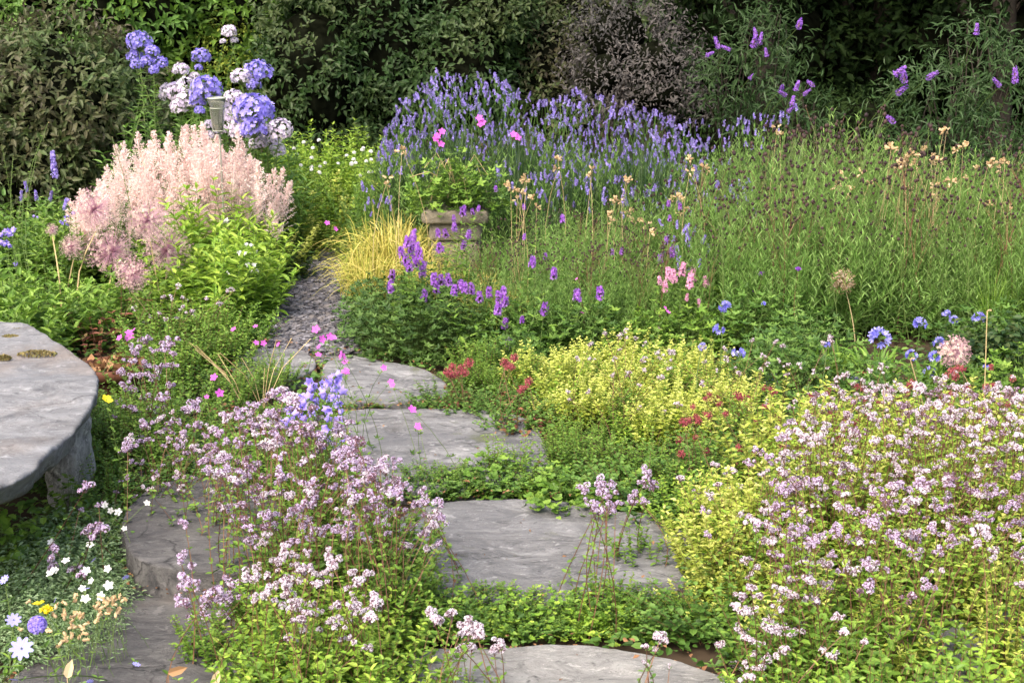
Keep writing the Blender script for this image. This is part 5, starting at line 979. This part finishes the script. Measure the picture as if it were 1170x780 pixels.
beds('marjoram', 'mixed green marjoram and herbs between stone bench and dark step', 'marjoram', [(130,520,.9),(110,550,.8),(150,545,.8),(180,545,.7),(120,580,.7),(155,575,.6),(100,600,.7),(130,610,.6),(85,560,.8),(95,530,.9),(120,490,1),(150,480,1),(105,505,1),(170,600,.4),(135,500,.9),(150,640,.35),(210,545,.7),(190,560,.5),(240,530,.8),(260,545,.8),(230,510,.8),(265,500,.9),(290,490,.9),(325,480,.8),(350,470,.7),(300,520,.9),(340,500,.8)], fo['marj'] + fo['lowm'] + fo['low'], 'mixed greens between bench and step')
beds('leafy_perennial', 'dark leafy weeds in the shade of the bench boulder', 'perennial', [(80,600,.8),(60,640,.7),(40,650,.8),(20,650,.8),(75,660,.6),(0,660,.9),(95,630,.7)], V(mound, 3, 150, .13, .2, .035, .7, OVAL, 'fresh', True, .6), 'weeds at the foot of the bench')

# campanula + cranesbill flowers
CB = [(1115,500),(1075,525),(1045,520),(1025,550),(1115,515),(1065,562),(985,600),(970,630),(1040,600),(1080,650),(1105,600),(1135,630),(1080,700),(1135,720),(1120,665),(1030,625),(1010,600),(1095,545),(1120,575),(1060,545),(1075,715),(1030,575),(985,625),(1125,555)]
sp('violet-blue bellflower spike at the top of the big marjoram drift', [(x, y, 1.35) for x, y in CB], 'bell', 4.15, 'bellflower', 'bellflower', (LANCE, .04, .25, 'fresh'), 'stem', zoom=Z4, tilt=.6, hs=(.8, 1.0))
sp('violet-blue bellflower head beside the large slab', [(10,495,1),(5,560,1),(25,640,1),(12,665,.8),(25,715,.9),(10,530,1),(20,580,.8)], 'bell', 4.5, 'bellflower', 'bellflower', (LANCE, .04, .25, 'fresh'), 'stem', zoom=Z5, tilt=.6)
lg_ = (PALM, .035, 1, 'fresh')
for lab, pts, Y, zm, s_ in (('magenta cranesbill flowers at the lower left side of the slate path', [(780,340),(853,330),(855,385),(880,385),(930,390)], 5.6, Z4, 1), ('magenta cranesbill flowers above the violet-blue bellflower', [(1055,340),(1075,372),(1102,363),(1063,425),(1145,430),(1155,480),(1065,398,.7)], 4.8, Z4, 1.1), ('two magenta cranesbill flowers above the dark red leaves', [(715,500),(733,552),(690,565,.6)], 5.0, Z4, 1.2), ('two magenta cranesbill flowers over the smallest stepping stone', [(172,467),(195,515),(200,525,.8)], 4.9, Z5, 1), ('two magenta cranesbill flowers over the middle stepping stone', [(265,607,1.1),(285,662),(290,672,.8)], 4.4, Z5, 1), ('pink cranesbill flowers beside the terracotta pot', [(430,350),(445,345),(400,368),(420,370),(435,362)], 5.7, Z4, 1.2), ('magenta cranesbill flowers left of the bellflower tip', [(30,425),(42,450),(42,480),(0,368)], 4.6, Z5, 1.1), ('tiny magenta flowers at the end of the path', [(1092,745),(1120,765)], 8.2, Z1, 1.3)):
    sp(lab, [(q[0], q[1], (q[2] if len(q) > 2 else 1) * s_) for q in pts], 'ger', Y, 'cranesbill', 'cranesbill', lg_, 'stem', zoom=zm, tilt=.7, stemr=.0011, leafgap=.09, basej=.1, hs=(.72, .85), face=.7)
sp('yellow poppy just right of the stone bench', [(355,577,.9)], 'yel', 4.25, 'poppy', 'poppy', (OVAL, .03, .5, 'fresh'), zoom=Z4, tilt=.5, hs=(1, 1))
b_ = gp(262, 480); 
beds('houseleek', 'dark red low leaves beside the two magenta flowers', 'red-leaved plant', [(265,490,1),(285,498,.9),(248,500,.9)], fo['redlow'], 'dark red low plants by the drift')
beds('bramble', 'reddish straggling stems behind the bench', 'bramble', [(110,405,1),(135,395,1)], V(shoots, 2, 9, .34, .12, .05, .45, .07, OVAL, .3, .5, 'redleaf', 'redstem', .0022, .5), 'reddish stems behind the bench')
# campion mat, lower left
for k, (x, y, s_, lab) in enumerate([(40,640,1.0,'nearest the left edge'),(85,640,1.0,'in the middle of the mat'),(118,628,.9,'beside the broad dark slab'),(58,668,1.0,'at the front of the mat'),(95,662,.85,'at the front corner over the dark slab'),(15,700,1.0,'in the lower left corner'),(75,610,1.0,'at the back of the mat'),(118,596,.8,'at the back beside the step'),(48,700,.8,'at the bottom edge'),(95,678,.7,'jutting out over the dark slab'),(118,648,.65,'small, on the rim of the dark slab'),(70,715,.75,'low, second from the bottom edge'),(102,700,.7,'spilling over the dark slab beneath the seed pods'),(126,672,.65,'at the tip of the mat over the dark slab'),(25,735,.75,'lowest in the corner')]):
    p = gp(x, y + 25); t = thing('campion', 'silvery green campion cushion ' + lab, 'campion', (float(p[0]), float(p[1]), 0), 'campion cushions of the white-flowered mat'); obj('foliage', fo['silver'][k % 4], t, rot=(0, 0, U(0, 6)), scale=s_ * 1.1)
lc = (LANCE, .014, .3, 'silver')
sp('white open campion flowers on the silvery mat', [(220,373,1.2),(172,412,1.2),(185,405,.9),(360,398),(362,455,1.2),(338,490,1.1),(288,405),(285,500,1.1),(275,465,.9),(305,440),(170,310,.9),(350,185,.9),(370,205,.9),(395,210,.9),(490,180,1),(415,265,.9),(300,320,.9),(350,190,.9)], 'silene', ('z', .17), 'campion', 'campion', lc, 'stem', zoom=Z7, tilt=.4, stemr=.001, face=.7)
PD = [(x, y) for x, y in zip(U(335, 410, 20), U(490, 570, 20))] + [(x, y) for x, y in zip(U(170, 340, 30), U(500, 650, 30))] + [(85,515),(75,600)]
sp('cream papery campion seed pods hanging over the dark slab', PD, 'pods1', ('z', .165), 'campion', 'campion', lc, 'stem', zoom=Z7, tilt=.8, stemr=.0007, headname='seed_pod', hs=(.8, 1.1), pull=.97, basej=.03)
sp('lilac marjoram sprigs rising out of the campion mat', [(285,135),(325,275,1.1),(295,285),(310,270),(170,355,1.1),(190,345),(150,360),(262,375,1.1),(190,395),(250,405),(285,425),(280,350,.6),(330,190,.5),(265,205,.5)], 'mlil', 3.75, 'marjoram', 'marjoram', (OVAL, .02, .6, 'mid'), 'redstem', zoom=Z7, hs=(.8, 1))
sp('lilac-blue scabious button at the lower left', [(128,600,1.25)], 'scab', ('z', .24), 'scabious', 'scabious', (LANCE, .04, .3, 'fresh'), zoom=Z7, tilt=.2, hs=(1, 1))
sp('two yellow flowers in the campion mat', [(130,520,.8),(155,548,.8)], 'yel', ('z', .2), 'hawkbit', 'hawkbit', (LANCE, .03, .3, 'fresh'), zoom=Z7, tilt=.3)
sp('three blue chicory-like flowers at the left edge of the photo', [(45,570,.9),(72,665,1.3),(15,435,.7)], 'blueflat', ('z', .22), 'chicory', 'chicory', (LANCE, .04, .3, 'fresh'), zoom=Z7, tilt=.4, hs=(.9, 1), face=.7)
sp('small blue flowers scattered in the campion mat', [(313,370,.5),(185,503,.4),(420,428,.5),(45,770,.6),(455,718,.6),(300,775,.5),(290,465,.4)], 'blueflat', ('z', .17), 'forget_me_not', 'forget-me-not', (LANCE, .02, .4, 'fresh'), zoom=Z7, tilt=.6, hs=(.8, 1))
for k, (x, y, c) in enumerate([(222,735,'drypod'),(560,720,'brownleaf'),(712,768,'drypod')]):
    p = at(x / 2.9225, 513 + y / 2.9225, 2.9); t = thing('fallen_leaf', ('upright dry cream leaf over the dark slab', 'orange-brown dry leaf near the bottom edge', 'small cream dry leaf at the bottom edge')[k], 'leaf', (p[0], p[1], 0)); b = MB(); b.inst(OVAL, np.array([[0, 0, p[2] - .02]]), [.3, 0, 1] if k != 1 else [1, 0, .3], [0, -1, .2], np.array([[.02, .045, .04]]), .8); b.tubes(np.array([[0, 0, 0], [0, 0, p[2] * .5], [0, 0, p[2] - .02]]), .001, 3, .5); obj('blade', b.mesh('blade', M[c]), t)

# ================================================================== growth in the joints between the slabs
J = []
def joint(pts, lab, meshes, grp, s_=(.45, 1.35), jit=9): beds('joint_plant', lab, 'low plant', [(x + U(-jit, jit), y + U(-2, 2), s) for x, y, s in pts], meshes, grp, s_)
joint([(x, np.interp(x, [400, 470, 560, 680, 800], [464, 462, 462, 475, 480]) , .38) for x in range(395, 600, 15)], 'low green creeping plant in the joint behind the middle stepping stone', fo['low'] + fo['lowm'], 'creeping plants behind the middle stone')
joint([(x, y, .72) for x in range(478, 640, 17) for y in (556, 564)], 'low green herb in the joint between the middle and the large stepping stone', fo['lowm'] + fo['low'] + fo['strawb'][:2], 'herbs between middle and large stone')
joint([(x, y, .9) for x in range(640, 820, 20) for y in (560, 570, 580)][:24], 'green strawberry-like leaves behind the large stepping stone', fo['strawb'] + fo['lowm'], 'leaves behind the large stone')
joint([(x, y, s) for x in range(455, 770, 19) for y, s in ((700, .55), (713, .7), (724, .5))], 'yellow-green creeping growth in the joint before the nearest slab', fo['low'] + fo['lowl'] + fo['creeping'][:2] + fo['lowm'], 'creeping growth behind the nearest slab')
joint([(x, y, 1.1) for x, y in ((800,722),(835,728),(870,738),(900,748),(800,705),(835,715))], 'mixed green herbs right of the large stepping stone', fo['lowm'] + fo['low'] + fo['strawb'][:1], 'herbs right of the large stone')
joint([(562,546,1.2),(592,542,1.2)], 'slender upright herb growing over the middle stepping stone', fo['sparse'][:2], 'herbs over the middle stone', (.5, .6))
# general ground cover on all bare soil
n = 52000; X = U(-4.2, 4.2, n); Y = 2.3 + (10.8 - 2.3) * rng.random(n) ** 1.25; Q = np.column_stack([X, Y]); ok = ~in_poly(Q[:, 0], Q[:, 1], pp[:, :2])
for F_ in FOOT: ok &= ~in_poly(Q[:, 0], Q[:, 1], F_)
Q = Q[ok]; n = len(Q); den = noise(np.column_stack([Q, np.zeros(n)]), .9, 3); Q = Q[den > -.35]; n = len(Q)
b = MB(); a = U(0, 6.28, n); s_ = U(.012, .03, n) * (1 + .08 * Q[:, 1]); P = np.column_stack([Q, U(.0, .055, n)]); b.inst(OVAL, P, np.column_stack([np.cos(a), np.sin(a), U(-.2, .5, n)]), rng.normal(0, .35, (n, 3)) + [0, 0, 1], np.column_stack([s_ * .6, s_, s_]), rng.random(n))
tag(obj('ground_cover', b.mesh('ground_cover', LM['mid'])), 'low green leaves carpeting the soil between the plants', 'ground cover', None, 'stuff')
# dead leaves and crumbs round the stones
b = MB(); L_ = []
for F_ in FOOT:
    c = F_.mean(0); m = 520; i = rng.integers(len(F_), size=m); k = 1 + np.abs(rng.normal(0, .05, m)) - .025; L_.append(c + (F_[i] - c) * k[:, None])
for F_ in FOOT[:4]:
    c = F_.mean(0); m = 90; i = rng.integers(len(F_), size=m); L_.append(c + (F_[i] - c) * np.sqrt(rng.random(m))[:, None])
Q = np.concatenate(L_); n = len(Q); zz = np.full(n, .012)
for F_ in FOOT: c = F_.mean(0); zz[in_poly(Q[:, 0], Q[:, 1], F_)] = .058
ok = zz < .05; ok |= rng.random(n) < .25; Q, zz = Q[ok], zz[ok]; n = len(Q)
b.inst(KITE, np.column_stack([Q, zz + U(0, .01, n)]), rng.normal(size=(n, 3)) * [1, 1, .2], rng.normal(0, .4, (n, 3)) + [0, 0, 1], (lambda s: np.column_stack([s * .6, s, s]))(U(.006, .022, n)), rng.random(n))
tag(obj('leaf_litter', b.mesh('leaf_litter', M['brownleaf'])), 'dry brown leaf litter gathered around the stepping stones', 'leaf litter', None, 'stuff')

beds('marjoram', 'low green marjoram with reddish stems beside the smallest stepping stone', 'marjoram', [(530,446,.5),(550,445,.55),(575,450,.6),(560,432,.7),(535,430,.6),(592,462,.5),(608,478,.5),(520,436,.5),(580,436,.7),(600,450,.65),(628,492,.55)], fo['marj'] + fo['lowm'] + fo['sparse'][:2], 'low marjoram beside the smallest stepping stone')

beds('marjoram', 'flowerless marjoram continuing beyond the right edge', 'marjoram', [(x + U(-12, 12), y, 1.0) for y in (470, 510, 560, 610, 670, 740, 820) for x in range(1225, 1500, 48)], fo['goldtall'] + fo['sparse'] + fo['marj'], 'marjoram beyond the right edge')
beds('leafy_perennial', 'green leafy perennials continuing beyond the right edge', 'perennial', [(x + U(-12, 12), y, 1.1) for y in (400, 430) for x in range(1200, 1500, 50)], fo['ger'] + fo['gerf'], 'perennials beyond the right edge')
